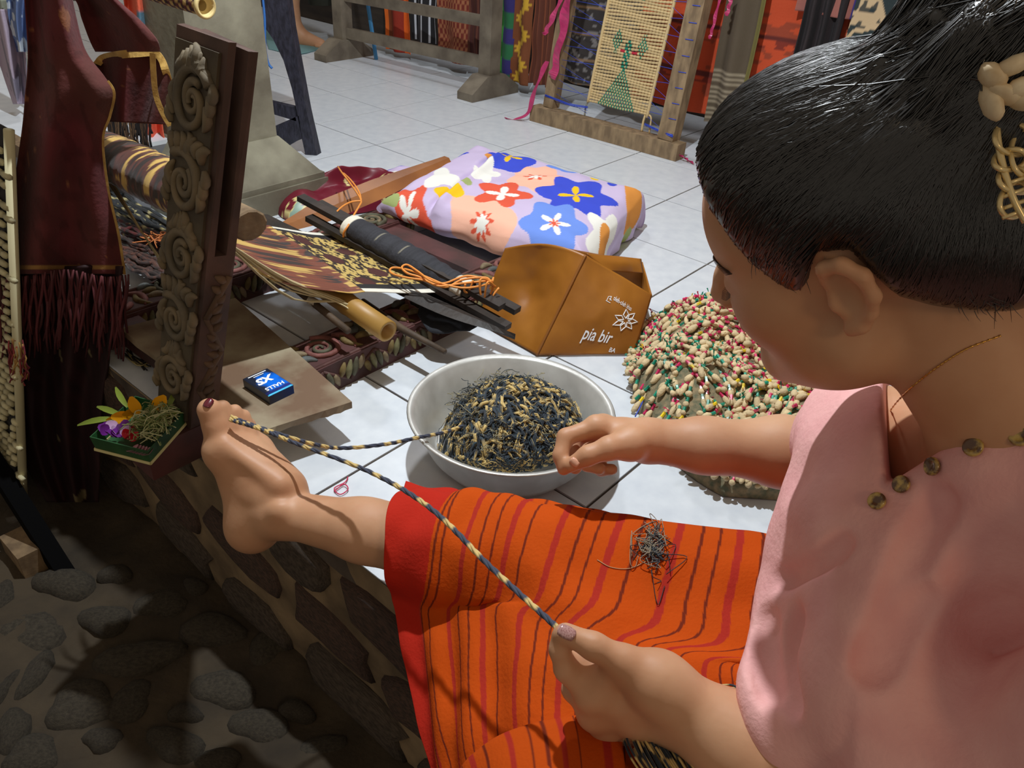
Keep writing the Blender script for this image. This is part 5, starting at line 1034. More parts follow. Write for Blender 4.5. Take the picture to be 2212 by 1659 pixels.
# hands
def hand(wr, rw, mcp, fingers, thumb, rp, k=.012):
    for m, r in zip(mcp, rp): B.cap(wr, m, rw * .72, r, k)
    for i in range(len(mcp) - 1): B.cap(mcp[i], mcp[i + 1], rp[i], rp[i + 1], .008); B.cap(mcp[i] * .55 + wr * .45, mcp[i + 1] * .55 + wr * .45, rp[i] * 1.05, rp[i + 1] * 1.05, .01)
    for m, f, r in zip(mcp, fingers, (.0094, .0094, .0090, .0080)): B.chain([(m, r * 1.18)] + [(p, r * q) for p, q in zip(f, (1.03, .92, .84))], .004)
    B.chain(thumb, .006); B.cap(thumb[0][0], wr, thumb[0][1], rw * .75, .014)
hand(WRR, .0245, [PD(1288, 922, .880), PD(1302, 922, .902), PD(1318, 934, .920), PD(1338, 952, .932)],
     [[PD(1222, 944, .874), PD(1211, 984, .867), PD(1218, 1012, .863)], [PD(1242, 946, .903), PD(1236, 986, .893), PD(1243, 1010, .882)], [PD(1268, 968, .925), PD(1268, 1003, .910), PD(1294, 1012, .902)], [PD(1296, 988, .936), PD(1298, 1015, .915), PD(1322, 1014, .908)]],
     [(PD(1364, 958, .862), .0170), (PD(1316, 968, .850), .0128), (PD(1270, 984, .849), .0105), (PD(1232, 1005, .854), .0082)], (.0125, .0125, .0120, .0115))
hand(WRL, .0265, [PD(1276, 1502, .658), PD(1284, 1540, .672), PD(1310, 1570, .686), PD(1352, 1592, .700)],
     [[PD(1222, 1446, .652), PD(1209, 1404, .647), PD(1211, 1374, .645)], [PD(1238, 1490, .676), PD(1240, 1446, .674), PD(1262, 1416, .666)], [PD(1264, 1528, .690), PD(1276, 1476, .692), PD(1302, 1450, .684)], [PD(1316, 1560, .716), PD(1330, 1516, .714), PD(1350, 1496, .706)]],
     [(PD(1424, 1478, .642), .0185), (PD(1344, 1428, .638), .0128), (PD(1282, 1396, .637), .0108), (PD(1222, 1368, .639), .0086)], (.0130, .0130, .0125, .0118))
B.cap(PD(1424, 1478, .642), ELL * .28 + WRL * .72, .019, .029, .03); B.cap(PD(1335, 1438, .650), PD(1288, 1486, .657), .0125, .0130, .012); B.cap(PD(1248, 1432, .664), PD(1330, 1474, .664), .0125, .0145, .010)
for a_, b_ in (((600, 1044, .958), (488, 962, .966)), ((606, 1046, .962), (512, 950, .985)), ((612, 1050, .966), (532, 946, .998))): B.cap(PD(a_[0], a_[1], a_[2] + .005), PD(b_[0], b_[1], b_[2] + .004), .0075, .0060, .014)
# neck and head
B.cap(NB, H(-.030, 0, -.045), .054, .050, .03)
B.ell(H(-.010, 0, .034), (.090, .072, .080), HA, .012); B.ell(H(.030, 0, -.012), (.062, .060, .078), HA, .02)            # cranium, mid face
B.ell(H(.045, .026, -.024), (.040, .036, .040), HA, .02); B.ell(H(.045, -.026, -.024), (.040, .036, .040), HA, .02)      # cheeks
B.ell(H(.058, 0, .040), (.032, .052, .042), HA, .02)                                                                      # forehead
B.cap(H(.012, .050, -.052), H(.072, .012, -.086), .021, .0165, .018); B.cap(H(.012, -.050, -.052), H(.072, -.012, -.086), .021, .0165, .018)     # jaw
B.ell(H(.022, .028, -.066), (.040, .034, .032), HA, .02); B.ell(H(.022, -.028, -.066), (.040, .034, .032), HA, .02); B.ell(H(.048, 0, -.078), (.034, .036, .022), HA, .02)
B.ell(H(.078, 0, -.084), (.0165, .019, .0155), HA, .014)                                                                  # chin
B.chain([(H(.086, 0, .014), .0075), (H(.098, 0, -.008), .0085), (H(.107, 0, -.021), .0092)], .008); B.ell(H(.098, .0105, -.024), (.0085, .0065, .0062), HA, .006); B.ell(H(.098, -.0105, -.024), (.0085, .0065, .0062), HA, .006)
B.ell(H(.092, 0, -.047), (.0095, .021, .0056), HA, .005); B.ell(H(.089, 0, -.0565), (.0095, .018, .0062), HA, .005)       # lips
for s_ in (-1, 1):
    B.ell(H(.086, s_ * .031, .003), (.012, .016, .0085), HA, .006, sub=True); B.ell(H(.074, s_ * .031, .003), (.0125, .0135, .0115), HA, .003)   # eye hollow, lid
    # ear: outer rim, bowl, lobe
    E = lambda f, l, u: H(f * .86 - .004, s_ * (.074 + (l - .074) * .9), u * .86 - .002)
    B.ell(E(-.004, .073, .004), (.015, .0055, .027), HA, .004)
    B.chain([(E(.010, .074, .018), .0040), (E(.006, .080, .031), .0046), (E(-.008, .085, .034), .0050), (E(-.019, .086, .022), .0050), (E(-.021, .084, .004), .0046), (E(-.014, .080, -.012), .0044), (E(-.004, .076, -.024), .0052), (E(.004, .074, -.027), .0055)], .0035)
    B.chain([(E(-.011, .080, .018), .0028), (E(-.013, .080, .004), .0030), (E(-.008, .078, -.010), .0032)], .003); B.ell(E(-.003, .083, .003), (.0090, .0078, .0135), HA, .004, sub=True); B.ell(E(.0095, .0745, -.003), (.0035, .004, .006), HA, .003)
V, F = B.mesh(); del B
woman = thing('person', 'woman in a pink blouse and orange striped sarong pulling yarn from toe to hand', 'person', (.42, .48, 0.0))
body = obj('body', V, F, m_skin, woman, True)
sm = body.modifiers.new('soften', 'SMOOTH'); sm.factor = .5; sm.iterations = 3
from mathutils.bvhtree import BVHTree
bvh_body = BVHTree.FromPolygons([tuple(v) for v in V], [tuple(int(i) for i in f) for f in F])
def hit(x, y, bvh, off=0.0):
    d = Vector(ray(x, y)).normalized(); loc, nn, i, t = bvh.ray_cast(Vector(CAM), d)
    if loc is None: return None, None
    if nn.dot(d) > 0: nn = -nn
    return np.array(loc + nn * off), np.array(nn)

# ---- blouse
SHT = Field((.06, .04, .02), (.70, .80, .62), .0032)
SHT.ell((.415, .440, .335), (.152, .100, .165), TA, .03); SHT.ell((.475, .450, .190), (.155, .118, .15), TA, .05); SHT.cap(SR, SL, .052, .056, .035)
SHT.cap(NB + np.array([0, 0, -.008]), SR, .052, .046, .03); SHT.cap(NB + np.array([0, 0, .004]), SL + np.array([0, 0, .012]), .060, .062, .03)
SHT.chain([(SR, .056), (SR * .45 + ELR * .55, .060)], .018); SHT.chain([(SL, .062), (SL * .5 + ELL * .5, .070), (SL * .16 + ELL * .84, .076)], .007)
SHT.chain([(PD(1880, 1000, .66), .046), (PD(1850, 1150, .655), .046), (PD(1800, 1300, .65), .042), (PD(1712, 1425, .645), .032)], .05)        # loose front falling forward
SHT.chain([(PD(1950, 1040, .620), .046), (PD(1910, 1170, .617), .046), (PD(1865, 1320, .614), .044), (PD(1800, 1450, .612), .036)], .04); SHT.chain([(PD(1960, 1280, .585), .05), (PD(1900, 1480, .59), .05), (PD(1760, 1590, .60), .035)], .05)
# folds
sl, P = SHT.box((.06, .04, .02), (.70, .80, .62)); near = np.abs(SHT.a) < .04
Pn = P[near]; fd = .0075 * np.sin((Pn @ np.array([34., -22, 26])) + 6 * vnoise(Pn, 7, 3)) * np.clip(vnoise(Pn, 5, 8) * 1.6 + .35, 0, 1) + .006 * np.sin((Pn @ np.array([70., 30, 16])) + 5 * vnoise(Pn, 9, 13)) * np.clip((.30 - Pn[:, 2]) / .1, 0, 1) + .012 * vnoise(Pn, 12, 5) + .005 * vnoise(Pn, 30, 6); SHT.a[near] += np.clip(fd, -.02, .009).astype(np.float32); del P
# sleeve ends, neck opening
dR = unit(ELR - SR); cR = SR + dR * (np.linalg.norm(ELR - SR) * .50)
SHT.cut(lambda P: np.where(((P - SR) @ dR > 0) & (np.linalg.norm(P - (SR + ((P - SR) @ dR)[..., None] * dR), axis=-1) < .09), (P - cR) @ dR, -1.0), np.minimum(SR, ELR) - .1, np.maximum(SR, ELR) + .1)
Vp, Fp = SHT.mesh(); bp_ = BVHTree.FromPolygons([tuple(v) for v in Vp], [tuple(int(i) for i in f) for f in Fp])
N0, N1, N2 = [hit(x, y, bp_)[0] for x, y in ((1915, 1048), (1904, 860), (2150, 898))]
def crease(pts, r):
    Q = [hit(x, y, bp_)[0] for x, y in pts]; Q = [q for q in Q if q is not None]
    if len(Q) < 2: return
    for p_ in catmull(Q, 26): SHT.ell(p_, (r, r, r), None, .012, sub=True)
crease([(2030, 1075), (1985, 1160), (1940, 1270), (1900, 1390), (1880, 1450)], .0075); crease([(2000, 1290), (1950, 1360), (1905, 1440)], .005); crease([(1690, 1255), (1760, 1215), (1820, 1170)], .0035)
crease([(1655, 1330), (1650, 1420), (1668, 1500)], .005); crease([(1720, 1330), (1700, 1420), (1712, 1520)], .005)
inw = unit(ray(2030, 985)); nA = unit(np.cross(N2 - N0, inw)); nB = unit(np.cross(N1 - N0, inw)); tgt = NB + np.array([-.04, .02, .08]); nA = nA if nA @ (tgt - N0) > 0 else -nA; nB = nB if nB @ (tgt - N0) > 0 else -nB
SHT.cut(lambda P: np.minimum((P - N0) @ nA, (P - N0) @ nB), N0 - .22, N0 + .22, .005)
V2, F2 = SHT.mesh(); del SHT
m_pinkc = M('pink_cotton_blouse', srgb(238, 182, 178), .85, col2=srgb(230, 170, 168), nscale=30, bump=.25, bscale=220, spec=.2)
blouse = obj('blouse', V2, F2, m_pinkc, woman, True); sm = blouse.modifiers.new('soften', 'SMOOTH'); sm.factor = .5; sm.iterations = 4
bvh_sh = BVHTree.FromPolygons([tuple(v) for v in V2], [tuple(int(i) for i in f) for f in F2])
m_btn = M('tortoise_button', srgb(92, 62, 40), .25, col2=srgb(196, 166, 90), nscale=120, contrast=(.45, .6), coat=.5)
for x, y in ((1897, 1085), (1951, 1048), (2020, 1008), (2106, 968), (2206, 945)):
    p, n_ = hit(x, y, bvh_sh, .001)
    if p is None: continue
    MB().lathe([(0, .0032), (.0035, .0030), (.0052, .0038), (.0064, .0030), (.0066, .0012), (.0060, 0), (0, 0)], p, 20, axis=n_).build('button', m_btn, blouse, True)

# ---- sarong
FAR = np.array([.25, .968, 0.0]); zz = np.array([0, 0, 1.0])
def station(c, r, sheet, top=1.05): return [c + FAR * r * 1.15 - zz * (c[2] - .003), c + FAR * r * 1.22 - zz * r * .2, c + FAR * r * .62 + zz * r * .88, c + zz * r * top, c - FAR * r * .70 + zz * r * .86, c - FAR * r * (1.14 if r < .064 else 1.22) + zz * r * (.25 if r < .058 else .45 if r < .064 else .78)] + [PZ(*p) for p in sheet]
axis_pt = lambda t: (ANR * (1 - t) + KNR * t) if t <= 1 else (KNR * (2 - t) + HPR * (t - 1))
rows_ = [station(axis_pt(.40), .056, [(852, 1290, .055), (864, 1360, .045), (880, 1470, .03), (912, 1590, .02), (950, 1730, .01)]),
        station(axis_pt(.60), .062, [(938, 1320, .078), (946, 1390, .072), (962, 1480, .064), (985, 1590, .06), (1010, 1740, .05)]),
        station(axis_pt(.80), .066, [(1055, 1310, .122), (1060, 1395, .115), (1068, 1490, .105), (1080, 1600, .098), (1095, 1760, .09)], 1.10),
        station(axis_pt(1.02), .068, [(1200, 1350, .156), (1195, 1430, .150), (1195, 1520, .140), (1200, 1620, .136), (1205, 1780, .135)]),
        station(axis_pt(1.28), .074, [(1375, 1390, .168), (1365, 1470, .158), (1360, 1560, .148), (1360, 1660, .148), (1360, 1800, .15)]),
        station(axis_pt(1.55), .082, [(1530, 1420, .180), (1520, 1500, .172), (1515, 1590, .166), (1515, 1690, .17), (1515, 1820, .165)]),
        station(axis_pt(1.80), .092, [(1670, 1440, .175), (1665, 1520, .18), (1660, 1610, .185), (1660, 1710, .19), (1660, 1840, .18)]),
        station(axis_pt(2.05), .10, [(1800, 1460, .19), (1800, 1540, .195), (1800, 1630, .2), (1800, 1730, .2), (1800, 1860, .19)])]
LD = unit(KNR - ANR)
for k_, (sh_, zf_) in enumerate(((.020, .10), (.014, .15), (.006, .35))):
    c_ = axis_pt((.40, .60, .80)[k_]); r_ = (.056, .062, .066)[k_]; rows_[k_][4] = c_ - FAR * r_ * .74 + zz * r_ * .84 + LD * sh_ * .5; rows_[k_][5] = c_ - FAR * r_ * 1.16 + zz * r_ * zf_ + LD * sh_
nS, nT = 620, 130; SK = loft(rows_, nS, nT); s_ = np.broadcast_to(np.linspace(0, 1, nS)[:, None], (nS, nT)); t_ = np.broadcast_to(np.linspace(0, 1, nT)[None], (nS, nT))
nrm = np.cross(np.gradient(SK, axis=0), np.gradient(SK, axis=1)); nrm /= np.linalg.norm(nrm, axis=-1, keepdims=True) + 1e-9; nrm *= np.where((nrm @ (CAM - SK.mean((0, 1)))) < 0, -1, 1)[..., None]
wr = .0045 * np.sin(s_ * 46 + 5 * vnoise(SK, 9, 2) + t_ * 5) * np.clip(.35 + 1.6 * vnoise(SK, 7, 5), 0, 1) + .012 * vnoise(SK, 11, 7) + .004 * vnoise(SK, 30, 9); gath = np.clip((s_ - .72) / .28, 0, 1); wr = wr + .009 * gath * np.sin(t_ * 62 + 7 * s_) ; SK = SK + nrm * wr[..., None]; SK[..., 2] = np.where(t_ < .15, np.maximum(SK[..., 2], .003), SK[..., 2])
ORG, RED2, DRK, CRIM = np.array(srgb(190, 74, 12)), np.array(srgb(168, 46, 34)), np.array(srgb(112, 40, 22)), np.array(srgb(180, 40, 26))
dist = s_ * .70 + .018 * vnoise(SK, 5, 3) + (t_ - .45) * .030
def stripes(d):
    c = np.tile(ORG, (*d.shape, 1)); ph = (d - .065) / .062 % 1; c = np.where((ph < .13)[..., None], RED2, c); c = np.where(((ph > .42) & (ph < .475) | (ph > .72) & (ph < .765) & ((d / .062).astype(int) % 2 == 0))[..., None], DRK, c); return c
colr = stripes(dist); edge_d = .075 + .03 * (.42 - t_); colr = np.where((dist < edge_d)[..., None], CRIM, colr); colr = np.where((np.abs(dist - edge_d - .006) < .0018)[..., None], DRK, colr)
colr = np.where((t_ < .17)[..., None], np.array(srgb(96, 26, 24)), colr)
m_sar = MC('orange_striped_cotton', .9, bump=.25, bscale=260, spec=.12)
sar = gridobj('sarong', SK, m_sar, woman, thick=.0024, colors=colr)
ed = [(978, 1700, .09), (1000, 1652, .112), (1040, 1612, .128), (1085, 1585, .138), (1150, 1566, .146), (1215, 1552, .150), (1262, 1545, .150), (1330, 1548, .150)]
R0 = [PZ(x + 4, y + 16, z - .028) for x, y, z in ed]; R1 = [PZ(x, y, z) for x, y, z in ed]; R2 = [PZ(x + 10, y + 34, z + .008) for x, y, z in ed]; R3 = [PZ(x + 20, y + 110, z + .012) for x, y, z in ed]; R4 = [PZ(x + 30, y + 260, z + .012) for x, y, z in ed]
LAP = loft([R0, R1, R2, R3, R4], 70, 110); LAP[..., 2] += vnoise(LAP, 26, 3) * .007; d2 = np.broadcast_to(np.linspace(.02, .27, 110)[None], (70, 110)) + .01 * vnoise(LAP, 6, 4)
gridobj('sarong_lap', LAP, m_sar, sar, thick=.0024, colors=stripes(d2) * .92)

# ---- hair
HR = Field((.02, .28, .36), (.60, .76, .86), .003)
HR.ell(H(-.016, 0, .040), (.101, .0820, .084), HA, .01); HR.ell(H(-.048, 0, .020), (.080, .078, .085), HA, .02); HR.ell(H(.028, 0, .074), (.054, .062, .044), HA, .03)
HR.ell(H(-.124, -.010, .108), (.046, .056, .046), HA, .02); HR.ell(H(-.085, 0, -.006), (.050, .066, .060), HA, .02); HR.ell(H(-.098, .0, .080), (.045, .06, .06), HA, .03)
def hairline(P):
    q = (P - HC) @ HA.T; f, l, u = q[..., 0], q[..., 1], q[..., 2]
    g_ = np.interp(f, [-.13, -.085, -.055, -.030, -.016, .006, .016, .030, .042, .056, .070, .082, .11], [-.075, -.070, -.045, -.018, .030, .032, .004, -.026, -.006, .026, .064, .092, .13]); return (g_ - u) * .8
sl, P = HR.box((.02, .28, .36), (.60, .76, .86)); near = np.abs(HR.a) < .025; Pn = P[near]; edge_u = -hairline(Pn) / .8; HR.a[near] += (.0085 * np.clip(1 - edge_u / .030, 0, 1.3) ** 1.5).astype(np.float32); del P
HR.cut(hairline, (.02, .28, .36), (.60, .76, .86), .004)
sl, P = HR.box((.02, .28, .36), (.60, .76, .86)); near = np.abs(HR.a) < .02; Pn = P[near]; q = (Pn - HC) @ HA.T; bunw = np.clip((-(q[:, 0]) - .02) / .05, 0, 1) * np.clip((q[:, 2] - .07) / .04, 0, 1)
HR.a[near] += (.0022 * vnoise(np.stack([q[:, 0] * 22, q[:, 1] * 150, q[:, 2] * 60], -1), 1, 3) + bunw * (.018 * vnoise(q, 55, 4) + .012 * vnoise(q, 110, 5))).astype(np.float32); del P
V3, F3 = HR.mesh(); del HR
m_hair = M('black_hair', srgb(14, 13, 16), .34, spec=1.0, coat=.25, col2=srgb(8, 8, 10), nscale=30)
hair = obj('hair', V3, F3, m_hair, woman, True)
bvh_h = BVHTree.FromPolygons([tuple(v) for v in V3], [tuple(int(i) for i in f) for f in F3])
st = MB(); rr = random.Random(77); bun = np.array([-.118, 0, .085]); HO = np.array([-.03, 0, .03]); HOw = H(*HO)
GF = [-.13, -.085, -.055, -.030, -.016, .006, .016, .030, .042, .056, .070, .082, .11]; GU = [-.075, -.070, -.045, -.018, .030, .032, .004, -.026, -.006, .026, .064, .092, .13]
for n_try in range(5200):
    sd_ = rr.choice((1, 1, 1, -1)); f0 = rr.uniform(-.105, .088); u0 = np.interp(f0, GF, GU) + abs(rr.gauss(0, .03)); l0 = sd_ * .074 * math.sqrt(max(0.02, 1 - (f0 / .098) ** 2)) * rr.uniform(.55, 1.05) if f0 > .03 else sd_ * .08
    if f0 > .05: l0 = rr.uniform(-.07, .07)
    s0_ = np.array([f0, l0, min(u0, .125)]); e0_ = bun + np.array([rr.gauss(0, .012), rr.gauss(0, .02), rr.gauss(0, .012)]); P = []; ok = True; t0, t1 = rr.uniform(0, .25), rr.uniform(.65, .97)
    for t in np.linspace(t0, t1, 13):
        p = s0_ * (1 - t) + e0_ * t + np.array([0, l0 * .35, .018]) * math.sin(math.pi * t); d = unit(p - HO); w = H(*(HO + d * .25)); loc, nn, i_, dd = bvh_h.ray_cast(Vector(w), Vector(HOw - w).normalized())
        if loc is None or dd > .225: ok = False; break
        P.append(np.array(loc) + np.array(nn) * (.0001 + .0007 * rr.random() * math.sin(math.pi * min(1, (t - t0) / (t1 - t0) + .08))))
    if not ok or max(np.linalg.norm(P[i + 1] - P[i]) for i in range(12)) > .032: continue
    st.tube(P, .0006, 3, cap=False)
for n_try in range(420):                                            # loose curls of the bun
    c = np.array([-.130, -.012, .110]) + np.array([rr.gauss(0, .014), rr.gauss(0, .030), rr.gauss(0, .020)]); R_ = rr.uniform(.006, .016); ax_ = unit(np.array([rr.gauss(0, 1) for _ in range(3)])); x_ = unit(np.cross(ax_, (0.3, .5, .8))); y_ = np.cross(ax_, x_); a0 = rr.uniform(0, 6)
    st.tube([H(*(c + (x_ * math.cos(a0 + t) + y_ * math.sin(a0 + t)) * R_ * (1 + .1 * t) + ax_ * .003 * t)) for t in np.linspace(0, rr.uniform(2.5, 6), 14)], .0005, 3, cap=False)
for n_try in range(90):                                            # short wisps at nape and temple
    x, y = rr.choice(((2120, 650), (2180, 690), (2060, 690), (1690, 640), (1640, 550))); p, n_ = hit(x + rr.gauss(0, 26), y + rr.gauss(0, 18), bvh_h, .0004)
    if p is None: continue
    d = HA[0] * rr.gauss(-.1, .2) - HA[2] * rr.uniform(.2, .6) ; st.tube([p, p + d * .010 + n_ * .001, p + d * .020 + n_ * .0005], [.0003, .00022, .0001], 3, cap=False)
tag(st.build('hair_strand', m_hair, hair, True), kind='stuff')
# eyebrow and lashes
br = MB()
for s_s in (-1, 1):
    for k in range(40): t = k / 39; p = H(.087 - .018 * t * t, s_s * (.012 + .040 * t), .020 + .004 * math.sin(3 * t)); br.tube([p, p + (HA[1] * s_s * .5 + HA[2] * .25 + HA[0] * .35) * .008], [.0006, .0002], 3, cap=False)
    for k in range(16): t = k / 15; p = H(.0845 - .005 * abs(t - .5), s_s * (.020 + .022 * t), -.003); br.tube(catmull([p, p + HA[0] * .004 - HA[2] * .002, p + HA[0] * .0065 + HA[2] * .0005], 5), .00022, 3, cap=False)
tag(br.build('brow_and_lash', m_hair, woman, True), kind='stuff')
_h, _n = hit(2165, 300, bvh_h); CD = (float((_h - CAM) @ RN[2]) - .006) if _h is not None else .456; CDF = CD / .456
PC = lambda x, y, d: PD(x, y, d * CDF)
# hair clip: cream cloth flower and gilt wire butterfly
clip = obj('hair_clip', *(lambda mb: (np.concatenate(mb.v), mb.f))(MB().tube(catmull([PC(2150, 250, .462), PC(2160, 330, .458), PC(2185, 420, .455), PC(2215, 480, .455)], 20), .0018, 6)), M('gilt_wire', srgb(226, 204, 150), .3, metal=.5), woman, True)
gw = MB()
for cx, cy, rx, ry, a in ((2190, 300, 42, 34, .3), (2182, 345, 36, 22, -.2), (2196, 390, 40, 26, .2), (2192, 432, 30, 40, .5), (2214, 330, 30, 50, 0)):
    gw.tube([PC(cx + rx * math.cos(t) * math.cos(a) - ry * math.sin(t) * math.sin(a), cy + rx * math.cos(t) * math.sin(a) + ry * math.sin(t) * math.cos(a), .458 + .004 * math.sin(2 * t)) for t in np.linspace(0, 6.2832, 30)], .0014, 6)
for y in (395, 420, 445, 465): gw.tube([PC(2165, y + 6, .457), PC(2220, y - 14, .455)], .0011, 6)
gw.build('wire_loop', MATS['gilt_wire'], clip, True)
for cx, cy, rx, ry, a in ((2150, 165, 34, 22, .9), (2185, 150, 36, 20, -.4), (2200, 185, 40, 22, -.3), (2145, 215, 18, 44, -.35), (2170, 200, 40, 16, .5), (2205, 215, 30, 20, 0)):
    sc = CD / FPX; A_ = np.array([RN[0] * math.cos(a) + RN[1] * math.sin(a), -RN[0] * math.sin(a) + RN[1] * math.cos(a), RN[2]]); _p, _q = hit(cx, cy, bvh_h, .004); _p = _p if _p is not None else PC(cx, cy, .45); MB().blob(_p, (rx * sc, ry * sc, .007), A_, 12, 7, None, .06).build('cloth_petal', M('cream_satin', srgb(236, 222, 190), .5, col2=srgb(206, 180, 140), nscale=60), clip, True)
# nails
def nail(x, y, w_, h_, ang_, mat, bvh=bvh_body, name='nail'):
    p, n_ = hit(x, y, bvh, .0002)
    if p is None: return
    up_ = RN[1] * -math.cos(ang_) + RN[0] * math.sin(ang_); up_ = unit(up_ - n_ * (up_ @ n_)); sd = np.cross(up_, n_); V = []; F = []
    for i in range(7):
        for j in range(7):
            a, b_ = i / 3 - 1, j / 3 - 1; r_ = max(abs(a), abs(b_)); q_ = math.hypot(a, b_); kf = (r_ / q_ if q_ > 1e-6 else 1) ** .55; V.append(p + sd * a * kf * w_ / 2 + up_ * b_ * kf * h_ / 2 + n_ * (.0010 - .0016 * (a * a) - .0005 * b_ * b_))
    F = [(i * 7 + j, i * 7 + 7 + j, i * 7 + 8 + j, i * 7 + j + 1) for i in range(6) for j in range(6)]; o = obj(name, V, F, mat, woman, True); mm = o.modifiers.new('t', 'SOLIDIFY'); mm.thickness = .0012; mm.offset = 0
nail(450, 871, .0100, .0135, .35, M('dark_red_varnish', srgb(92, 22, 36), .2, coat=.6), name='toenail')
nail(1224, 1366, .0105, .0150, -1.05, M('pearly_mauve_varnish', srgb(150, 104, 100), .2, col2=srgb(190, 150, 146), nscale=900, coat=.5), name='thumbnail'); nail(1241, 999, .0085, .0110, -.9, M('bare_nail', srgb(214, 160, 132), .3), name='thumbnail')
# fine gold chain
ch_ = []
for x, y in ((2160, 725), (2090, 752), (2040, 782), (1995, 815), (1955, 850), (1925, 888), (1905, 925), (1896, 950)):
    p, n_ = hit(x, y, bvh_body, .0008)
    if p is not None: ch_.append(p)
if len(ch_) > 3:
    C_ = catmull(ch_, 160); o = MB().tube(C_, [.00045 + .0004 * (i % 4 == 0) for i in range(160)], 5).build('necklace', M('fine_gold', srgb(226, 178, 92), .25, metal=1.0), woman, True); tag(o, 'fine gold chain')

# ---- the twisted yarn: toe to left hand and toe to basin
def yarn(name, label, P, r, n, seed):
    P = catmull(P, n); r_ = random.Random(seed); c = []; cur = NAVY; left = 0
    for i in range(n):
        if left <= 0: cur = (CRM if cur is not CRM else np.array(srgb(52, 58, 78))); left = r_.randint(2, 6) * (1 if cur is CRM else 1.3)
        left -= 1; c.append(cur * r_.uniform(.9, 1.08))
    mb = MB(); 
    T = np.gradient(P, axis=0); T /= np.linalg.norm(T, axis=1)[:, None]; x = np.cross(T, (0.1, .2, 1.0)); x /= np.linalg.norm(x, axis=1)[:, None]; y = np.cross(T, x)
    for k in range(3):
        a = np.arange(n) * .55 + k * 2.094; mb.tube(P + (x * np.cos(a)[:, None] + y * np.sin(a)[:, None]) * r * .5, r * .62, 6, np.array(c))
    o = mb.build(name, MC('dyed_yarn'), None, True); return tag(o, label, 'yarn')
yarn('yarn_strand', 'taut navy and cream yarn stretched from the big toe to the near hand', [PD(1222, 1374, .640), PD(1205, 1357, .645), PD(1060, 1225, .72), PD(930, 1098, .80), PD(800, 1020, .88), PD(640, 958, .955), PD(560, 926, .968), PD(496, 906, .968)], .0026, 190, 3)
yarn('yarn_strand', 'slack navy and cream yarn running from the toes into the basin', [PD(498, 900, .970), PD(545, 918, .972), PD(610, 940, .98), PD(680, 960, 1.0), PD(740, 968, 1.03), PD(830, 960, 1.08), PD(900, 946, 1.10), PZ(955, 935, .085), PZ(1000, 920, .085)], .0026, 130, 5)
# skein tucked in her lap, loose tangle on the sarong
def lapskein(P, n, seed, w_):
    r_ = random.Random(seed); mb = MB()
    for k in range(n):
        o_ = np.array([r_.gauss(0, w_), r_.gauss(0, w_), r_.gauss(0, w_ * .6)]); Q = catmull([p + o_ * (1 + .3 * math.sin(i)) for i, p in enumerate(P)], 22); ph = .2 * r_.random(); mb.tube(Q, .0011, 4, np.array([(CRM if ((i / 22 * 1.7 + ph * .5 + .1) % 1) < .42 else NAVY) * r_.uniform(.8, 1.15) for i in range(22)]))
    return mb
o = lapskein([PZ(1560, 1515, .20), PZ(1600, 1525, .205), PZ(1632, 1555, .205), PZ(1640, 1600, .195), PZ(1610, 1650, .18)], 70, 4, .007).build('yarn_skein', MC('dyed_yarn'), None, True); tag(o, 'navy and cream skein lying on her lap behind the wrist', 'yarn', kind='stuff')
o = lapskein([PZ(1395, 1585, .168), PZ(1420, 1625, .170), PZ(1445, 1665, .170), PZ(1480, 1720, .170)], 90, 6, .009).build('yarn_skein', MC('dyed_yarn'), None, True); tag(o, 'navy and cream yarn tail below the near wrist', 'yarn', kind='stuff')
bvh_sk = BVHTree.FromPolygons([tuple(v) for v in SK.reshape(-1, 3)], [tuple(int(i) for i in f) for f in gridfaces(nS, nT)])
tg = MB(); rr = random.Random(8)
for k in range(34):
    c = (1412 + rr.gauss(0, 14), 1195 + rr.gauss(0, 22)); P = []
    for i in range(6):
        p, n_ = hit(c[0] + rr.gauss(0, 16), c[1] + rr.gauss(0, 16), bvh_sk, .003 + .006 * rr.random())
        if p is not None: P.append(p)
    if len(P) > 3: tg.tube(catmull(P, 26), .00045, 4, np.array(rr.choice((srgb(70, 78, 84), srgb(40, 44, 50), srgb(150, 140, 120)))))
P = [hit(x, y, bvh_sk, .003)[0] for x, y in ((1290, 1212), (1320, 1228), (1360, 1230), (1400, 1212))]
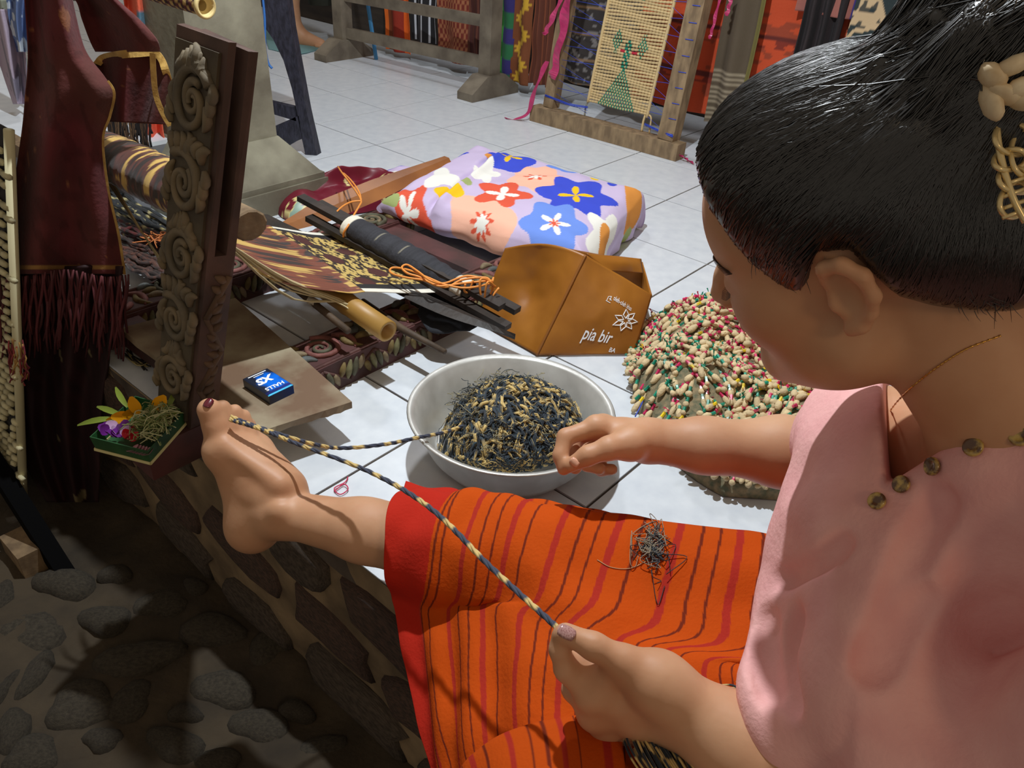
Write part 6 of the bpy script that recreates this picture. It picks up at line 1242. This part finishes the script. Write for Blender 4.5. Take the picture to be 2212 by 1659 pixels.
if all(p is not None for p in P): tg.tube(catmull(P, 20), .0006, 4, np.array(srgb(190, 150, 110)))
o = tg.build('thread_tangle', MC('fringe_thread'), None, True); tag(o, 'small dark tangle of thread on the orange sarong', 'thread', kind='stuff')

# ---- someone standing at the back: a bare foot and shin
A0 = PZ(636, 62, .070); toe = PZ(697, 94, .018)
B = Field(A0 + np.array([-.25, -.25, -.09]), A0 + np.array([.30, .25, .56]), .005)
B.chain([(A0, .034), (A0 + np.array([-.01, .0, .15]), .042), (A0 + np.array([-.02, .0, .34]), .058), (A0 + np.array([-.02, 0, .52]), .06)], .03)
d = unit(toe - A0 * np.array([1, 1, 0]) - np.array([0, 0, .018])); B.cap(A0, A0 - d * .03 + np.array([0, 0, -.045]), .032, .030, .02); B.cap(A0 + np.array([0, 0, -.01]), A0 + d * .12 + np.array([0, 0, -.055]), .032, .020, .03); B.cap(A0 - d * .03 + np.array([0, 0, -.045]), A0 + d * .13 + np.array([0, 0, -.058]), .026, .018, .03)
sdv = np.cross(d, (0, 0, 1))
for i in range(5): q0 = A0 + d * (.125 - .008 * abs(i - 1)) + sdv * (.026 - .013 * i) + np.array([0, 0, -.060]); B.cap(q0, q0 + d * (.040 - .006 * i), .010 - .0008 * i, .0088 - .0008 * i, .004)
V4, F4 = B.mesh(); del B
per2 = thing('person', 'barefoot person standing at the back, only foot and shin in view', 'person', (A0[0], A0[1], 0)); obj('body', V4, F4, m_skin, per2, True)
gcl = MB().tube([A0 + np.array([.13, .12, .10]), A0 + np.array([.10, .12, .56])], [.085, .11], 16); gcl.build('dark_trousers', M('dark_green_cloth', srgb(52, 54, 44), .9), per2, True)
tm = [[PZ(575, 60, .004), PZ(640, 70, .004), PZ(690, 84, .004)], [PZ(575, 85, .006), PZ(640, 92, .008), PZ(702, 98, .005)], [PZ(580, 105, .004), PZ(640, 116, .006), PZ(692, 106, .003)]]
g_ = loft(tm, 20, 30); o = gridobj('teal_cloth', g_, M('teal_cloth', srgb(112, 150, 152), .9), None, thick=.003); tag(o, 'pale teal cloth spread under the standing foot', 'cloth')
